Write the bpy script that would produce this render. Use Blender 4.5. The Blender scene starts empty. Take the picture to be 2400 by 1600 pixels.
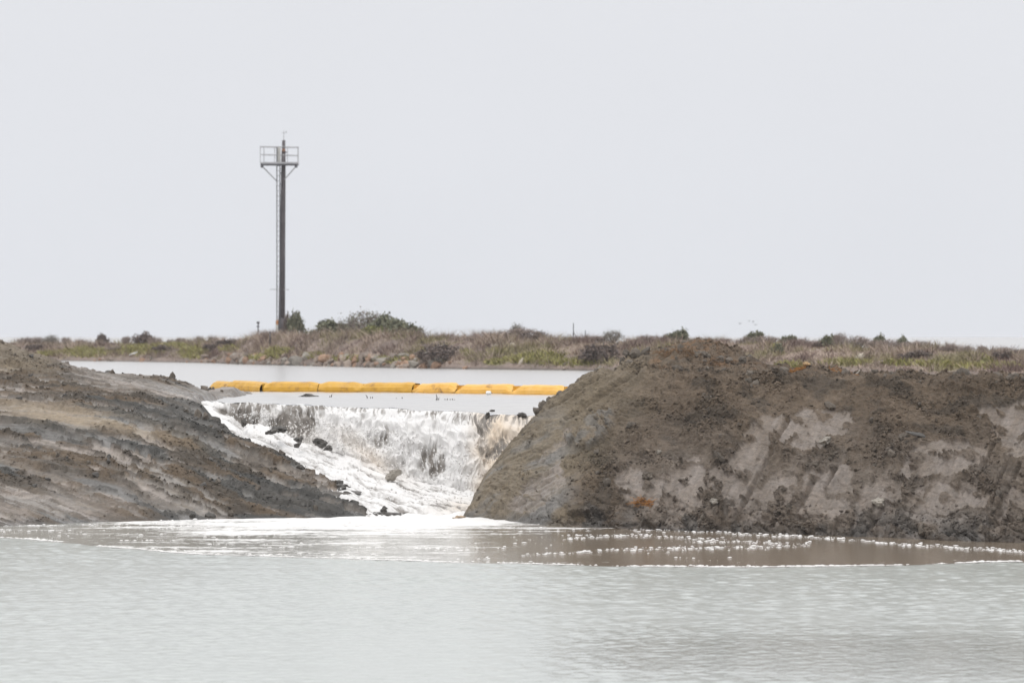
import bpy, math, random
import numpy as np

scene = bpy.context.scene
COL = scene.collection
rad = math.radians

# ------------------------------------------------------------------ camera
F_PX, HORIZON, CAM_Z = 10000.0, 790.0, 4.0      # focal length in photo pixels, horizon row, eye height
cam = bpy.data.cameras.new('camera')
cam.sensor_width = 36.0
cam.lens = 36.0 * F_PX / 2400.0
cam.shift_y = -(800.0 - HORIZON) / 2400.0
cam.clip_start, cam.clip_end = 1.0, 60000.0
cam.dof.use_dof = True
cam.dof.focus_distance = 93.0
cam.dof.aperture_fstop = 2.5
cam_o = bpy.data.objects.new('camera', cam)
cam_o.location = (0, 0, CAM_Z)
cam_o.rotation_euler = (rad(90), 0, 0)
COL.objects.link(cam_o)
scene.camera = cam_o

# ------------------------------------------------------------------ sky and sun (even, bright overcast)
SUN_EL, SUN_AZ = 58.0, 205.0
world = bpy.data.worlds.new('World')
scene.world = world
world.use_nodes = True
nt = world.node_tree
nt.nodes.clear()
w_out = nt.nodes.new('ShaderNodeOutputWorld')
tc = nt.nodes.new('ShaderNodeTexCoord')
sep = nt.nodes.new('ShaderNodeSeparateXYZ')
ramp = nt.nodes.new('ShaderNodeValToRGB')          # overcast luminance: zenith about twice the horizon
ramp.color_ramp.elements[0].position = 0.0
ramp.color_ramp.elements[0].color = (0.800, 0.820, 0.868, 1)
ramp.color_ramp.elements[1].position = 1.0
ramp.color_ramp.elements[1].color = (1.60, 1.60, 1.62, 1)
e = ramp.color_ramp.elements.new(0.14)
e.color = (0.815, 0.825, 0.858, 1)
nz = nt.nodes.new('ShaderNodeTexNoise')
nz.inputs['Scale'].default_value = 9.0
nz.inputs['Detail'].default_value = 2.0
cl = nt.nodes.new('ShaderNodeMapRange')
cl.inputs['From Min'].default_value = 0.3
cl.inputs['From Max'].default_value = 0.7
cl.inputs['To Min'].default_value = 0.985
cl.inputs['To Max'].default_value = 1.015
mul = nt.nodes.new('ShaderNodeVectorMath'); mul.operation = 'SCALE'
bg1 = nt.nodes.new('ShaderNodeBackground'); bg1.inputs['Strength'].default_value = 1.0
sky = nt.nodes.new('ShaderNodeTexSky')
sky.sky_type = 'NISHITA'
sky.sun_disc = False
sky.sun_elevation = rad(SUN_EL)
sky.sun_rotation = rad(SUN_AZ)
sky.dust_density = 6.0
hsv = nt.nodes.new('ShaderNodeHueSaturation'); hsv.inputs['Saturation'].default_value = 0.15
bg2 = nt.nodes.new('ShaderNodeBackground'); bg2.inputs['Strength'].default_value = 0.05
mixw = nt.nodes.new('ShaderNodeMixShader'); mixw.inputs[0].default_value = 0.04   # a little of the sky above the cloud
L = nt.links.new
L(tc.outputs['Generated'], sep.inputs[0]); L(sep.outputs['Z'], ramp.inputs[0])
L(tc.outputs['Generated'], nz.inputs['Vector']); L(nz.outputs['Fac'], cl.inputs['Value'])
L(ramp.outputs[0], mul.inputs[0]); L(cl.outputs[0], mul.inputs['Scale'])
L(mul.outputs[0], bg1.inputs['Color']); L(sky.outputs[0], hsv.inputs['Color']); L(hsv.outputs[0], bg2.inputs['Color'])
L(bg1.outputs[0], mixw.inputs[1]); L(bg2.outputs[0], mixw.inputs[2]); L(mixw.outputs[0], w_out.inputs['Surface'])

sun = bpy.data.lights.new('sun', 'SUN')
sun.energy = 1.1
sun.angle = rad(22)
sun.color = (1.0, 0.975, 0.94)
sun_o = bpy.data.objects.new('sun', sun)
sun_o.rotation_euler = (rad(90 - SUN_EL), 0, rad(-25))    # from behind the camera, left
COL.objects.link(sun_o)

scene.view_settings.view_transform = 'Standard'
scene.view_settings.look = 'None'
scene.view_settings.exposure = 0.0
scene.view_settings.gamma = 1.0
scene.render.engine = 'CYCLES'
scene.cycles.max_bounces = 5
scene.cycles.use_denoising = True

# ------------------------------------------------------------------ helpers
def P(px, py, d):
    """photo pixel + distance -> world point"""
    return np.array([(px - 1200.0) / F_PX * d, d, CAM_Z - (py - HORIZON) / F_PX * d])

def to_px(X, Y, Z):
    return 1200.0 + X / Y * F_PX, HORIZON + (CAM_Z - Z) / Y * F_PX

def _hash(ix, iy, seed):
    h = (ix.astype(np.uint32) * np.uint32(374761393) + iy.astype(np.uint32) * np.uint32(668265263)
         + np.uint32((seed * 2246822519) & 0xffffffff))
    h = (h ^ (h >> np.uint32(13))) * np.uint32(1274126177)
    h = (h ^ (h >> np.uint32(16))) * np.uint32(2246822519)
    return (h ^ (h >> np.uint32(15)))

def rnd2(ix, iy, seed):
    return _hash(ix, iy, seed).astype(np.float64) / 4294967295.0

def perlin(x, y, seed=0):
    x, y = np.broadcast_arrays(np.asarray(x, float), np.asarray(y, float))
    ix, iy = np.floor(x).astype(np.int64), np.floor(y).astype(np.int64)
    fx, fy = x - ix, y - iy
    ux, uy = fx * fx * fx * (fx * (fx * 6 - 15) + 10), fy * fy * fy * (fy * (fy * 6 - 15) + 10)
    def g(dx, dy):
        a = rnd2(ix + dx, iy + dy, seed) * 2 * np.pi
        return np.cos(a) * (fx - dx) + np.sin(a) * (fy - dy)
    a = g(0, 0) * (1 - ux) + g(1, 0) * ux
    b = g(0, 1) * (1 - ux) + g(1, 1) * ux
    return (a * (1 - uy) + b * uy) * 1.41

def fbm(x, y, octv=4, seed=0, gain=0.5, lac=2.03):
    s, a, n = 0, 1.0, 0
    for o in range(octv):
        s = s + a * perlin(x + 17.3 * o, y - 9.1 * o, seed + o * 31)
        n += a
        a *= gain
        x, y = x * lac, y * lac
    return s / n * 1.5

def ridged(x, y, octv=3, seed=0, gain=0.5):
    s, a, n = 0, 1.0, 0
    for o in range(octv):
        s = s + a * (1 - np.abs(perlin(x + 5.1 * o, y + 3.3 * o, seed + o * 31)) * 2.2)
        n += a
        a *= gain
        x, y = x * 2.1, y * 2.1
    return s / n

def worley(x, y, seed=0):
    ix, iy = np.floor(x).astype(np.int64), np.floor(y).astype(np.int64)
    f1 = np.full(x.shape, 9.0); f2 = np.full(x.shape, 9.0); cid = np.zeros(x.shape)
    for dx in (-1, 0, 1):
        for dy in (-1, 0, 1):
            jx, jy = ix + dx, iy + dy
            d = np.hypot(jx + rnd2(jx, jy, seed) - x, jy + rnd2(jx, jy, seed + 7) - y)
            c = rnd2(jx, jy, seed + 13)
            near = d < f1
            f2 = np.where(near, f1, np.minimum(f2, d))
            cid = np.where(near, c, cid)
            f1 = np.where(near, d, f1)
    return f1, f2, cid

def sstep(a, b, x):
    t = np.clip((x - a) / (b - a), 0, 1)
    return t * t * (3 - 2 * t)

def smin(a, b, k):
    h = np.clip(0.5 + 0.5 * (b - a) / k, 0, 1)
    return b * (1 - h) + a * h - k * h * (1 - h)

def smax(a, b, k):
    return -smin(-a, -b, k)

def poly_sd(x, y, poly):
    """signed distance to a polygon, positive inside"""
    d = np.full(x.shape, 1e9); inside = np.zeros(x.shape, bool)
    n = len(poly)
    for i in range(n):
        ax, ay = poly[i]; bx, by = poly[(i + 1) % n]
        ex, ey = bx - ax, by - ay
        t = np.clip(((x - ax) * ex + (y - ay) * ey) / (ex * ex + ey * ey), 0, 1)
        d = np.minimum(d, np.hypot(x - ax - t * ex, y - ay - t * ey))
        if by != ay:
            c = ((ay > y) != (by > y)) & (x < (bx - ax) * (y - ay) / (by - ay) + ax)
            inside ^= c
    return np.where(inside, d, -d)

def seg_d(x, y, a, b):
    ex, ey = b[0] - a[0], b[1] - a[1]
    t = np.clip(((x - a[0]) * ex + (y - a[1]) * ey) / (ex * ex + ey * ey), 0, 1)
    return np.hypot(x - a[0] - t * ex, y - a[1] - t * ey), t

def lerp3(a, b, t):
    return np.asarray(a) * (1 - t[..., None]) + np.asarray(b) * t[..., None]

def mesh_np(name, V, F, smooth=True, attrs=None):
    """V (n,3), F (m,3 or 4) -> mesh"""
    V = np.asarray(V, np.float32); F = np.asarray(F, np.int32)
    me = bpy.data.meshes.new(name)
    m, k = F.shape
    me.vertices.add(len(V)); me.vertices.foreach_set('co', V.ravel())
    me.loops.add(m * k); me.loops.foreach_set('vertex_index', F.ravel())
    me.polygons.add(m)
    me.polygons.foreach_set('loop_start', np.arange(0, m * k, k, dtype=np.int32))
    me.polygons.foreach_set('loop_total', np.full(m, k, np.int32))
    me.update(calc_edges=True)
    me.polygons.foreach_set('use_smooth', np.full(m, smooth, bool))
    for an, arr in (attrs or {}).items():
        arr = np.asarray(arr, np.float32)
        if arr.ndim == 2:
            a = me.attributes.new(an, 'FLOAT_COLOR', 'POINT')
            c = np.ones((len(V), 4), np.float32); c[:, :3] = arr
            a.data.foreach_set('color', c.ravel())
        else:
            a = me.attributes.new(an, 'FLOAT', 'POINT')
            a.data.foreach_set('value', arr.ravel())
    me.validate()
    return me

def grid_faces(nr, nc):
    i = np.arange(nr * nc).reshape(nr, nc)
    return np.stack([i[:-1, :-1], i[:-1, 1:], i[1:, 1:], i[1:, :-1]], -1).reshape(-1, 4)

def add(name, me, mat=None, parent=None, label=None, cat=None, group=None, kind=None, loc=None):
    o = bpy.data.objects.new(name, me)
    COL.objects.link(o)
    if mat is not None and me is not None and not me.materials:
        me.materials.append(mat)
    if parent is not None:
        o.parent = parent
    if loc is not None:
        o.location = loc
    for k, v in (('label', label), ('category', cat), ('group', group), ('kind', kind)):
        if v:
            o[k] = v
    return o

class MB:
    """collects boxes and tubes into one mesh"""
    def __init__(self): self.v, self.f = [], []
    def tube(self, pts, radii, n=8, cap=True):
        pts = [np.asarray(p, float) for p in pts]
        if np.isscalar(radii): radii = [radii] * len(pts)
        base = len(self.v)
        for i, p in enumerate(pts):
            t = pts[min(i + 1, len(pts) - 1)] - pts[max(i - 1, 0)]
            t = t / (np.linalg.norm(t) + 1e-9)
            up = np.array([0, 0, 1.0]) if abs(t[2]) < 0.9 else np.array([1.0, 0, 0])
            a = np.cross(t, up); a /= np.linalg.norm(a); b = np.cross(t, a)
            for k in range(n):
                w = 2 * math.pi * k / n
                self.v.append(p + radii[i] * (math.cos(w) * a + math.sin(w) * b))
        for i in range(len(pts) - 1):
            for k in range(n):
                q, r = base + i * n + k, base + i * n + (k + 1) % n
                self.f.append((q, q + n, r + n, r))
        if cap:
            self.f.append(tuple(base + k for k in range(n)))
            e0 = base + (len(pts) - 1) * n
            self.f.append(tuple(e0 + k for k in reversed(range(n))))
        return self
    def box(self, c, s, rz=0.0):
        base = len(self.v); c = np.asarray(c, float)
        co, si = math.cos(rz), math.sin(rz)
        for z in (-1, 1):
            for x, y in ((-1, -1), (1, -1), (1, 1), (-1, 1)):
                dx, dy = x * s[0] / 2, y * s[1] / 2
                self.v.append(c + np.array([dx * co - dy * si, dx * si + dy * co, z * s[2] / 2]))
        for q in ((3, 2, 1, 0), (4, 5, 6, 7), (0, 1, 5, 4), (1, 2, 6, 5), (2, 3, 7, 6), (3, 0, 4, 7)):
            self.f.append(tuple(base + i for i in q))
        return self
    def mesh(self, name, smooth=False):
        me = bpy.data.meshes.new(name)
        me.from_pydata([tuple(p) for p in self.v], [], self.f)
        if smooth:
            me.polygons.foreach_set('use_smooth', [True] * len(me.polygons))
        me.update()
        return me

def ico(sub=1):
    import bmesh
    bm = bmesh.new()
    bmesh.ops.create_icosphere(bm, subdivisions=sub, radius=1.0)
    V = np.array([v.co[:] for v in bm.verts]); F = np.array([[v.index for v in f.verts] for f in bm.faces])
    bm.free()
    return V, F

ICO1, ICO2, ICO3 = ico(1), ico(2), ico(3)

def lump(seed, base=ICO2, rough=0.35, flat=0.75):
    """an angular lump of earth or stone about 1 unit in radius"""
    r = np.random.RandomState(seed)
    V = base[0].copy()
    d = np.ones(len(V))
    for k in range(9):                       # a few cut planes make it angular
        n = r.normal(size=3); n /= np.linalg.norm(n)
        c = r.uniform(0.55, 0.95)
        pr = V @ n
        V = V - np.outer(np.maximum(pr - c, 0) * 0.85, n)
    for k in range(5):
        n = r.normal(size=3) * 2.2
        d = d + rough * 0.28 * np.sin(V @ n + r.uniform(0, 6.28))
    d = d + r.normal(size=len(V)) * rough * 0.16
    V = V * d[:, None]
    k = seed * 1.37
    V = V + rough * 0.75 * np.stack([fbm(V[:, 0] * 1.9 + k + V[:, 2], V[:, 1] * 1.9 + V[:, 2] * 1.7, 4, 900 + seed % 50 + j, 0.65) for j in range(3)], -1)
    V[:, 2] *= flat
    return V, base[1]

# ------------------------------------------------------------------ materials
def new_mat(name):
    m = bpy.data.materials.new(name)
    m.use_nodes = True
    n = m.node_tree.nodes
    b = n['Principled BSDF']
    return m, m.node_tree, b

def N(t, kind, **kw):
    n = t.nodes.new('ShaderNode' + kind)
    for k, v in kw.items():
        if hasattr(n, k): setattr(n, k, v)
        else: n.inputs[k.replace('_', ' ')].default_value = v
    return n

def mud_mat(name, scale=1.0, bump=0.6, var=0.35):
    """colour and wetness come from the surface's own zones; grain and fine relief from noise"""
    m, t, b = new_mat(name)
    lk = t.links.new
    at = N(t, 'Attribute', attribute_name='Col'); ar = N(t, 'Attribute', attribute_name='Rgh')
    co = N(t, 'TexCoord')
    n1 = N(t, 'TexNoise', Scale=7.0 * scale, Detail=8.0, Roughness=0.68)
    n2 = N(t, 'TexNoise', Scale=20.0 * scale, Detail=5.0, Roughness=0.75)
    vo = N(t, 'TexVoronoi', Scale=16.0 * scale)
    for n in (n1, n2, vo): lk(co.outputs['Object'], n.inputs['Vector'])
    mr = N(t, 'MapRange'); mr.inputs['From Min'].default_value = 0.3; mr.inputs['From Max'].default_value = 0.7
    mr.inputs['To Min'].default_value = 1 - var; mr.inputs['To Max'].default_value = 1 + var
    lk(n1.outputs['Fac'], mr.inputs['Value'])
    sc_ = N(t, 'VectorMath', operation='SCALE'); lk(at.outputs['Color'], sc_.inputs[0]); lk(mr.outputs[0], sc_.inputs['Scale'])
    lk(sc_.outputs[0], b.inputs['Base Color'])
    lk(ar.outputs['Fac'], b.inputs['Roughness'])
    ad = N(t, 'Math', operation='ADD'); lk(n2.outputs['Fac'], ad.inputs[0]); lk(n1.outputs['Fac'], ad.inputs[1])
    a2 = N(t, 'Math', operation='MULTIPLY_ADD'); lk(vo.outputs['Distance'], a2.inputs[0]); a2.inputs[1].default_value = 0.5
    lk(ad.outputs[0], a2.inputs[2])
    bp = N(t, 'Bump', Strength=bump, Distance=0.06); lk(a2.outputs[0], bp.inputs['Height'])
    st = N(t, 'Math', operation='MULTIPLY'); lk(ar.outputs['Fac'], st.inputs[0]); st.inputs[1].default_value = bump
    lk(st.outputs[0], bp.inputs['Strength'])
    lk(bp.outputs[0], b.inputs['Normal'])
    return m

def flat_mat(name, col, rough=0.8, var=0.25, scale=6.0, bump=0.3, col2=None, dist=0.02, metallic=0.0, per_object=0.0):
    m, t, b = new_mat(name)
    lk = t.links.new
    co = N(t, 'TexCoord')
    n1 = N(t, 'TexNoise', Scale=scale, Detail=6.0, Roughness=0.65); lk(co.outputs['Object'], n1.inputs['Vector'])
    r = N(t, 'ValToRGB')
    c2 = col2 or tuple(c * (1 - var) for c in col)
    r.color_ramp.elements[0].position = 0.35; r.color_ramp.elements[0].color = (*c2, 1)
    r.color_ramp.elements[1].position = 0.65; r.color_ramp.elements[1].color = (*(tuple(c * (1 + var * 0.6) for c in col)), 1)
    lk(n1.outputs['Fac'], r.inputs[0])
    if per_object:
        oi = N(t, 'ObjectInfo')
        h = N(t, 'HueSaturation')
        mv = N(t, 'MapRange'); mv.inputs['To Min'].default_value = 1 - per_object; mv.inputs['To Max'].default_value = 1 + per_object
        lk(oi.outputs['Random'], mv.inputs['Value']); lk(mv.outputs[0], h.inputs['Value'])
        lk(r.outputs[0], h.inputs['Color']); lk(h.outputs[0], b.inputs['Base Color'])
    else:
        lk(r.outputs[0], b.inputs['Base Color'])
    b.inputs['Roughness'].default_value = rough
    b.inputs['Metallic'].default_value = metallic
    bp = N(t, 'Bump', Strength=bump, Distance=dist); lk(n1.outputs['Fac'], bp.inputs['Height']); lk(bp.outputs[0], b.inputs['Normal'])
    return m

def leaf_mat(name, rough=0.7):
    """blade colours vary leaf by leaf through the Col attribute"""
    m, t, b = new_mat(name)
    at = N(t, 'Attribute', attribute_name='Col')
    t.links.new(at.outputs['Color'], b.inputs['Base Color'])
    b.inputs['Roughness'].default_value = rough
    return m

M_mud = mud_mat('mud', 1.0, 0.7, 0.28)
M_earth = mud_mat('earth', 1.2, 0.9, 0.30)
M_clod = flat_mat('clod_earth', (0.125, 0.105, 0.085), 0.85, 0.4, 9.0, 0.6, per_object=0.25)
M_clod_wet = flat_mat('wet_clod', (0.075, 0.068, 0.060), 0.45, 0.4, 9.0, 0.6, per_object=0.2)
M_brush = leaf_mat('vegetation')
M_far = mud_mat('far_bank_soil', 0.6, 0.5, 0.3)
rng = np.random.RandomState(7)
#--PART2
# ================================================================== RIGHT: EARTH BERM
toe_x = [-3.0, -1.3, -0.4, 0.0, 0.9, 3.5, 6.9, 9.96, 13.0, 16.5]
toe_y = [96.5, 94.6, 93.6, 92.7, 90.6, 88.3, 85.8, 83.1, 80.6, 78.0]
end_x = [-3.0, -1.5, -1.02, -0.80, -0.45, 0.0, 0.45, 1.0, 1.67, 2.6, 3.2, 4.2, 6.0]
end_z = [-1.2, -0.5, -0.05, 0.52, 1.10, 1.62, 2.16, 2.66, 3.14, 3.80, 4.02, 4.6, 6.0]

nc = 720
bx = np.linspace(-2.6, 14.2, nc)
bs = np.concatenate([np.linspace(-1.0, 5.6, 310), np.linspace(5.64, 12.0, 100)])
X, S = np.meshgrid(bx, bs)
wob = 0.22 * fbm(X * 0.7, X * 0 + 3.1, 3, 5)
Y = np.interp(X, toe_x, toe_y) + wob + S
# front face: steeper lip at the waterline, then the slope, slightly bulging
big = fbm(X * 0.35, S * 0.5, 3, 11)
z_front = 0.66 * S + 0.16 * sstep(-0.1, 0.35, S) + 0.22 * np.sin(np.clip(S, 0, 5) / 5 * np.pi) + 0.16 * big
z_end = np.interp(X + 0.10 * fbm(S * 0.8, X * 0.6, 3, 21) - 0.03 * (Y - 93.0), end_x, end_z)
pile = 0.66 * np.exp(-(((X - 4.1) / 1.55) ** 2 + ((Y - 95.6) / 1.9) ** 2) ** 1.3)
pile += 0.16 * np.exp(-(((X - 6.6) / 0.75) ** 2 + ((Y - 92.6) / 1.2) ** 2))
crest = 3.10 - 0.006 * (X - 6) + 0.05 * fbm(X * 1.1, Y * 0.9, 4, 31) + pile
z_back = 2.2 + 0.55 * (12.0 - S)
Z = smin(smin(z_front, z_end, 0.25), crest, 0.07)
Z = smin(Z, z_back, 0.3)
Z = np.maximum(Z, -0.6)
px, py = to_px(X, Y, Z)

# zones on the face: scraped smooth clay against loose crumbly spoil
jx = 11 * fbm(X * 2.2, S * 2.2, 5, 41, 0.6); jy = 9 * fbm(X * 2.2 + 9, S * 2.2, 5, 43, 0.6)
patches = [
    [(1790, 975), (1842, 972), (1846, 1010), (1812, 1042), (1800, 1070), (1785, 1120), (1762, 1180), (1735, 1215), (1700, 1215), (1690, 1160), (1652, 1150), (1664, 1100), (1722, 1060), (1752, 1000)],
    [(1890, 955), (1990, 962), (2000, 1000), (1978, 1022), (1942, 1020), (1932, 1062), (1832, 1045), (1842, 1000), (1862, 975)],
    [(1800, 1118), (1862, 1108), (1872, 1140), (1842, 1182), (1790, 1182), (1768, 1160)],
    [(2130, 1060), (2200, 1028), (2272, 1040), (2322, 1060), (2262, 1110), (2202, 1112), (2142, 1132), (2108, 1112)],
    [(2060, 1150), (2122, 1128), (2112, 1182), (2072, 1212), (2048, 1202)],
    [(2200, 1128), (2262, 1150), (2332, 1150), (2302, 1202), (2202, 1232), (2130, 1212), (2162, 1170)],
    [(1180, 1190), (1262, 1110), (1312, 1080), (1332, 1120), (1282, 1185), (1222, 1205)],
    [(1250, 1085), (1335, 1008), (1345, 1018), (1322, 1045), (1272, 1090)],
    [(1440, 1110), (1500, 1090), (1560, 1130), (1540, 1190), (1470, 1180)],
    [(2300, 960), (2400, 940), (2420, 1060), (2360, 1080), (2330, 1010)],
    [(1560, 1120), (1640, 1060), (1660, 1140), (1620, 1220), (1560, 1200)],
    [(1880, 1120), (1990, 1090), (2010, 1180), (1940, 1230), (1870, 1220)],
]
sm = np.full(X.shape, -999.0)
for pl in patches:
    sm = np.maximum(sm, poly_sd(px + jx, py + jy, pl))
sa, sb = (-px * 0.47 + py * 0.88) / 110.0, (px * 0.88 + py * 0.47) / 110.0      # along / across the scrape
rag = 7 * fbm(sa * 1.6, sb * 6.0, 5, 45, 0.68) + 6 * fbm(X * 5, S * 5, 4, 46, 0.7)
smooth = sstep(-1.2, 1.2, sm + rag)
low = sstep(1.9, 0.7, Z) * sstep(1400, 1600, px)
smooth = np.maximum(smooth, 0.75 * low * sstep(0.02, 0.12, fbm(sa * 0.8, sb * 2.4, 5, 51, 0.6)))
smooth *= 1 - 0.85 * sstep(0.30, 0.36, fbm(X * 3.0, S * 3.0, 3, 57))
olive = sstep(1560, 1330, px + 0.55 * (py - 1000)) * sstep(1180, 1080, py)   # finer slide slope by the breach
endcut = sstep(1390, 1290, px + 0.2 * (1200 - py) * 0) * sstep(930, 1040, py)
rough = np.clip(1 - smooth - 0.62 * np.maximum(olive, endcut), 0.06, 1)
rough = rough * (0.45 + 0.75 * sstep(-0.25, 0.25, fbm(X * 0.8, S * 0.8, 3, 61)))

# relief
U, W = X, S * 1.22
h = 0.05 * fbm(U * 1.6, W * 1.6, 4, 71) * (0.4 + rough) + 0.030 * rough * fbm(U * 9, W * 9, 4, 73, 0.65) + 0.012 * fbm(U * 14, W * 14, 3, 74)
for cell, amp, sd in ((0.42, 0.06, 1), (0.21, 0.055, 2), (0.11, 0.045, 3), (0.06, 0.026, 4)):
    f1, f2, cid = worley(U / cell + 0.35 * fbm(U / cell * 1.3, W / cell * 1.3, 3, 75), W / cell + 0.35 * fbm(U / cell * 1.3 + 50, W / cell * 1.3, 3, 76), 80 + sd)
    h += amp * np.clip(1.0 - f1 * 1.35, 0, 1) ** 0.8 * (cid > 0.35) * (0.4 + cid) * rough
# streaky relief down the slide slope beside the breach
adir = (U * 0.76 + W * 0.65); bdir = (-U * 0.65 + W * 0.76)
strk = ridged(adir * 0.7, bdir * 5.0, 4, 91)
h += 0.055 * np.maximum(olive * 0.5, endcut) * strk
# smooth plates stand a little below the loose spoil, broken by steps and cracks
h -= 0.035 * smooth
scr = ridged(sa * 0.8, sb * 14.0, 3, 93)
h += smooth * (0.016 * scr + 0.03 * ridged(sa * 0.35, sb * 5.0, 2, 92) + 0.02 * fbm(sa * 1.5, sb * 8, 3, 94))
f1, f2, cid = worley(U / 0.62 + 0.35 * fbm(U * 2, W * 2, 3, 95), W / 0.5, 97)
crack = sstep(0.055, 0.0, f2 - f1)
h -= 0.035 * crack * (smooth + 0.7 * endcut) * (cid > 0.3)
# bucket scrapes
for a, b_, wd in (((1846, 985), (1722, 1222), 5), ((1906, 1122), (1868, 1198), 5), ((2366, 1070), (2328, 1182), 4),
                  ((2392, 1090), (2340, 1200), 4), ((2080, 1180), (2040, 1240), 5), ((1960, 1100), (1935, 1140), 4),
                  ((2330, 1040), (2300, 1110), 4), ((1500, 870), (1330, 985), 5), ((1470, 850), (1290, 960), 4)):
    dd, tt = seg_d(px + 0.25 * jx, py + 0.25 * jy, a, b_)
    h += -0.11 * np.exp(-(dd / wd) ** 2) + 0.05 * np.exp(-((dd - 2.2 * wd) / wd) ** 2)
# a wedge of grey clay half way up, an undercut scarp at the foot
clay = sstep(-5, 5, poly_sd(px + 0.7 * jx, py + 0.7 * jy, [(1352, 1040), (1375, 995), (1410, 975), (1450, 970), (1440, 1000), (1420, 1035), (1385, 1060), (1358, 1062)]))
clay = np.maximum(clay, sstep(-3, 3, poly_sd(px + 0.5 * jx, py + 0.5 * jy, [(1325, 1030), (1345, 1020), (1352, 1035), (1335, 1045)])))
h += clay * (0.12 + 0.12 * ridged(U * 3, W * 3, 4, 99, 0.6))
foot = sstep(0.75, 0.1, Z + 0.25 * fbm(U * 1.3, W * 0.4, 3, 103)) * sstep(1230, 1330, px)
f1, f2, cid = worley(U / 0.55, W / 0.4 + 0.3 * fbm(U * 2, W * 2, 2, 104), 105)
h += foot * (0.07 * np.clip(1 - f1 * 1.2, 0, 1) * (cid > 0.4) - 0.10 * sstep(0.12, 0.0, f2 - f1) + 0.07 * fbm(U * 4, W * 4, 4, 106, 0.65))
notch = poly_sd(px + 0.3 * jx, py + 0.3 * jy, [(1328, 1206), (1370, 1196), (1415, 1200), (1420, 1214), (1400, 1222), (1350, 1222)])
h -= 0.20 * sstep(-3, 4, notch)
crumb = sstep(3.0, 3.5, Z)                                            # broken crest
h += crumb * (0.07 * fbm(U * 3.2, Y * 3.2, 4, 107) + 0.03 * ridged(U * 1.7, Y * 1.7, 3, 109))

# move along the local normal
def displace(X, Y, Z, h):
    gx = np.gradient(Z, axis=1) / (np.gradient(X, axis=1) + 1e-9)
    dYr, dZr = np.gradient(Y, axis=0), np.gradient(Z, axis=0)
    gy = dZr / (dYr + 1e-9)
    gx = gx - gy * np.gradient(Y, axis=1) / (np.gradient(X, axis=1) + 1e-9)
    gx, gy = np.clip(gx, -2, 2), np.clip(gy, -2, 2)
    nl = np.sqrt(gx * gx + gy * gy + 1)
    return X - h * gx / nl, Y - h * gy / nl, Z + h / nl, (-gx / nl, -gy / nl, 1 / nl)
X2, Y2, Z2, nB = displace(X, Y, Z, h)
Zberm_base, Xberm, Yberm = Z, X, Y

# base colours of the soils
brown, brown2, dark = (0.146, 0.108, 0.075), (0.108, 0.078, 0.052), (0.068, 0.053, 0.039)
mauve, olv, grey, rust = (0.205, 0.174, 0.151), (0.190, 0.154, 0.106), (0.190, 0.182, 0.170), (0.21, 0.115, 0.055)
c = lerp3(brown, brown2, sstep(-0.35, 0.35, fbm(U * 0.6, W * 0.7, 4, 111)))
c = lerp3(c, np.broadcast_to(dark, c.shape), 0.75 * sstep(0.1, 0.45, fbm(U * 1.3 + 4, W * 1.3, 4, 113)))
c = lerp3(c, np.broadcast_to(olv, c.shape), 0.85 * olive)
ec = sstep(-0.1, 0.4, fbm(adir * 0.5, bdir * 1.8, 4, 117))
c = lerp3(c, lerp3(np.broadcast_to(olv, c.shape), np.broadcast_to(grey, c.shape), ec), endcut * 0.9)
mv = lerp3(mauve, (0.185, 0.152, 0.125), sstep(-0.3, 0.3, fbm(U * 1.5, W * 1.5, 4, 119)))
mv = mv * (1 + 0.13 * (scr - 0.4))[..., None]
lowf = sstep(2.6, 1.2, Z + 0.5 * fbm(U * 0.7, W * 0.7, 4, 116)) * sstep(1380, 1520, px)
c = lerp3(c, lerp3((0.158, 0.130, 0.106), (0.118, 0.094, 0.074), sstep(-0.2, 0.2, fbm(sa * 1.2, sb * 3.5, 5, 115, 0.6))), 0.7 * lowf)
thin_ = 0.38 + 0.5 * sstep(-0.25, 0.25, fbm(sa * 0.9, sb * 3.0, 4, 118))
c = lerp3(c, mv, smooth * thin_)
c = lerp3(c, np.broadcast_to((0.150, 0.146, 0.138), c.shape), 0.6 * clay * sstep(-0.3, 0.1, fbm(U * 4, W * 4, 4, 122)))
c = lerp3(c, np.broadcast_to((0.10, 0.092, 0.084), c.shape), 0.75 * foot * sstep(0.0, 0.3, fbm(U * 1.5, W * 1.1, 3, 121)))
wet = sstep(0.22, 0.04, Z + 0.08 * fbm(U * 2, W, 3, 123))
c = c * (1 - 0.45 * wet[..., None])
rs = np.zeros(X.shape)
for rx, ry, rw, rh in ((1610, 822, 75, 14), (1850, 852, 40, 8), (1560, 845, 30, 18), (1960, 872, 45, 5), (1760, 865, 25, 6), (1690, 850, 20, 10)):
    rs = np.maximum(rs, np.exp(-(((px - rx) / rw) ** 2 + ((py - ry) / rh) ** 2)))
rs *= sstep(-0.05, 0.25, fbm(U * 4, Y * 4, 3, 125))
c = lerp3(c, np.broadcast_to(rust, c.shape), np.clip(rs, 0, 0.6))
c = c * (1 + 0.16 * fbm(U * 6, W * 6, 3, 127))[..., None]
rgh = 0.9 - 0.45 * smooth - 0.25 * endcut - 0.3 * clay - 0.35 * wet
me = mesh_np('earth_berm', np.stack([X2, Y2, Z2], -1).reshape(-1, 3), grid_faces(*X.shape)[:, ::1],
             attrs={'Col': np.clip(c, 0.01, 1).reshape(-1, 3), 'Rgh': np.clip(rgh, 0.3, 1).ravel()})
berm = add('earth_berm', me, M_earth, label='steep brown excavated earth berm right of the waterfall', kind='structure')

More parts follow.
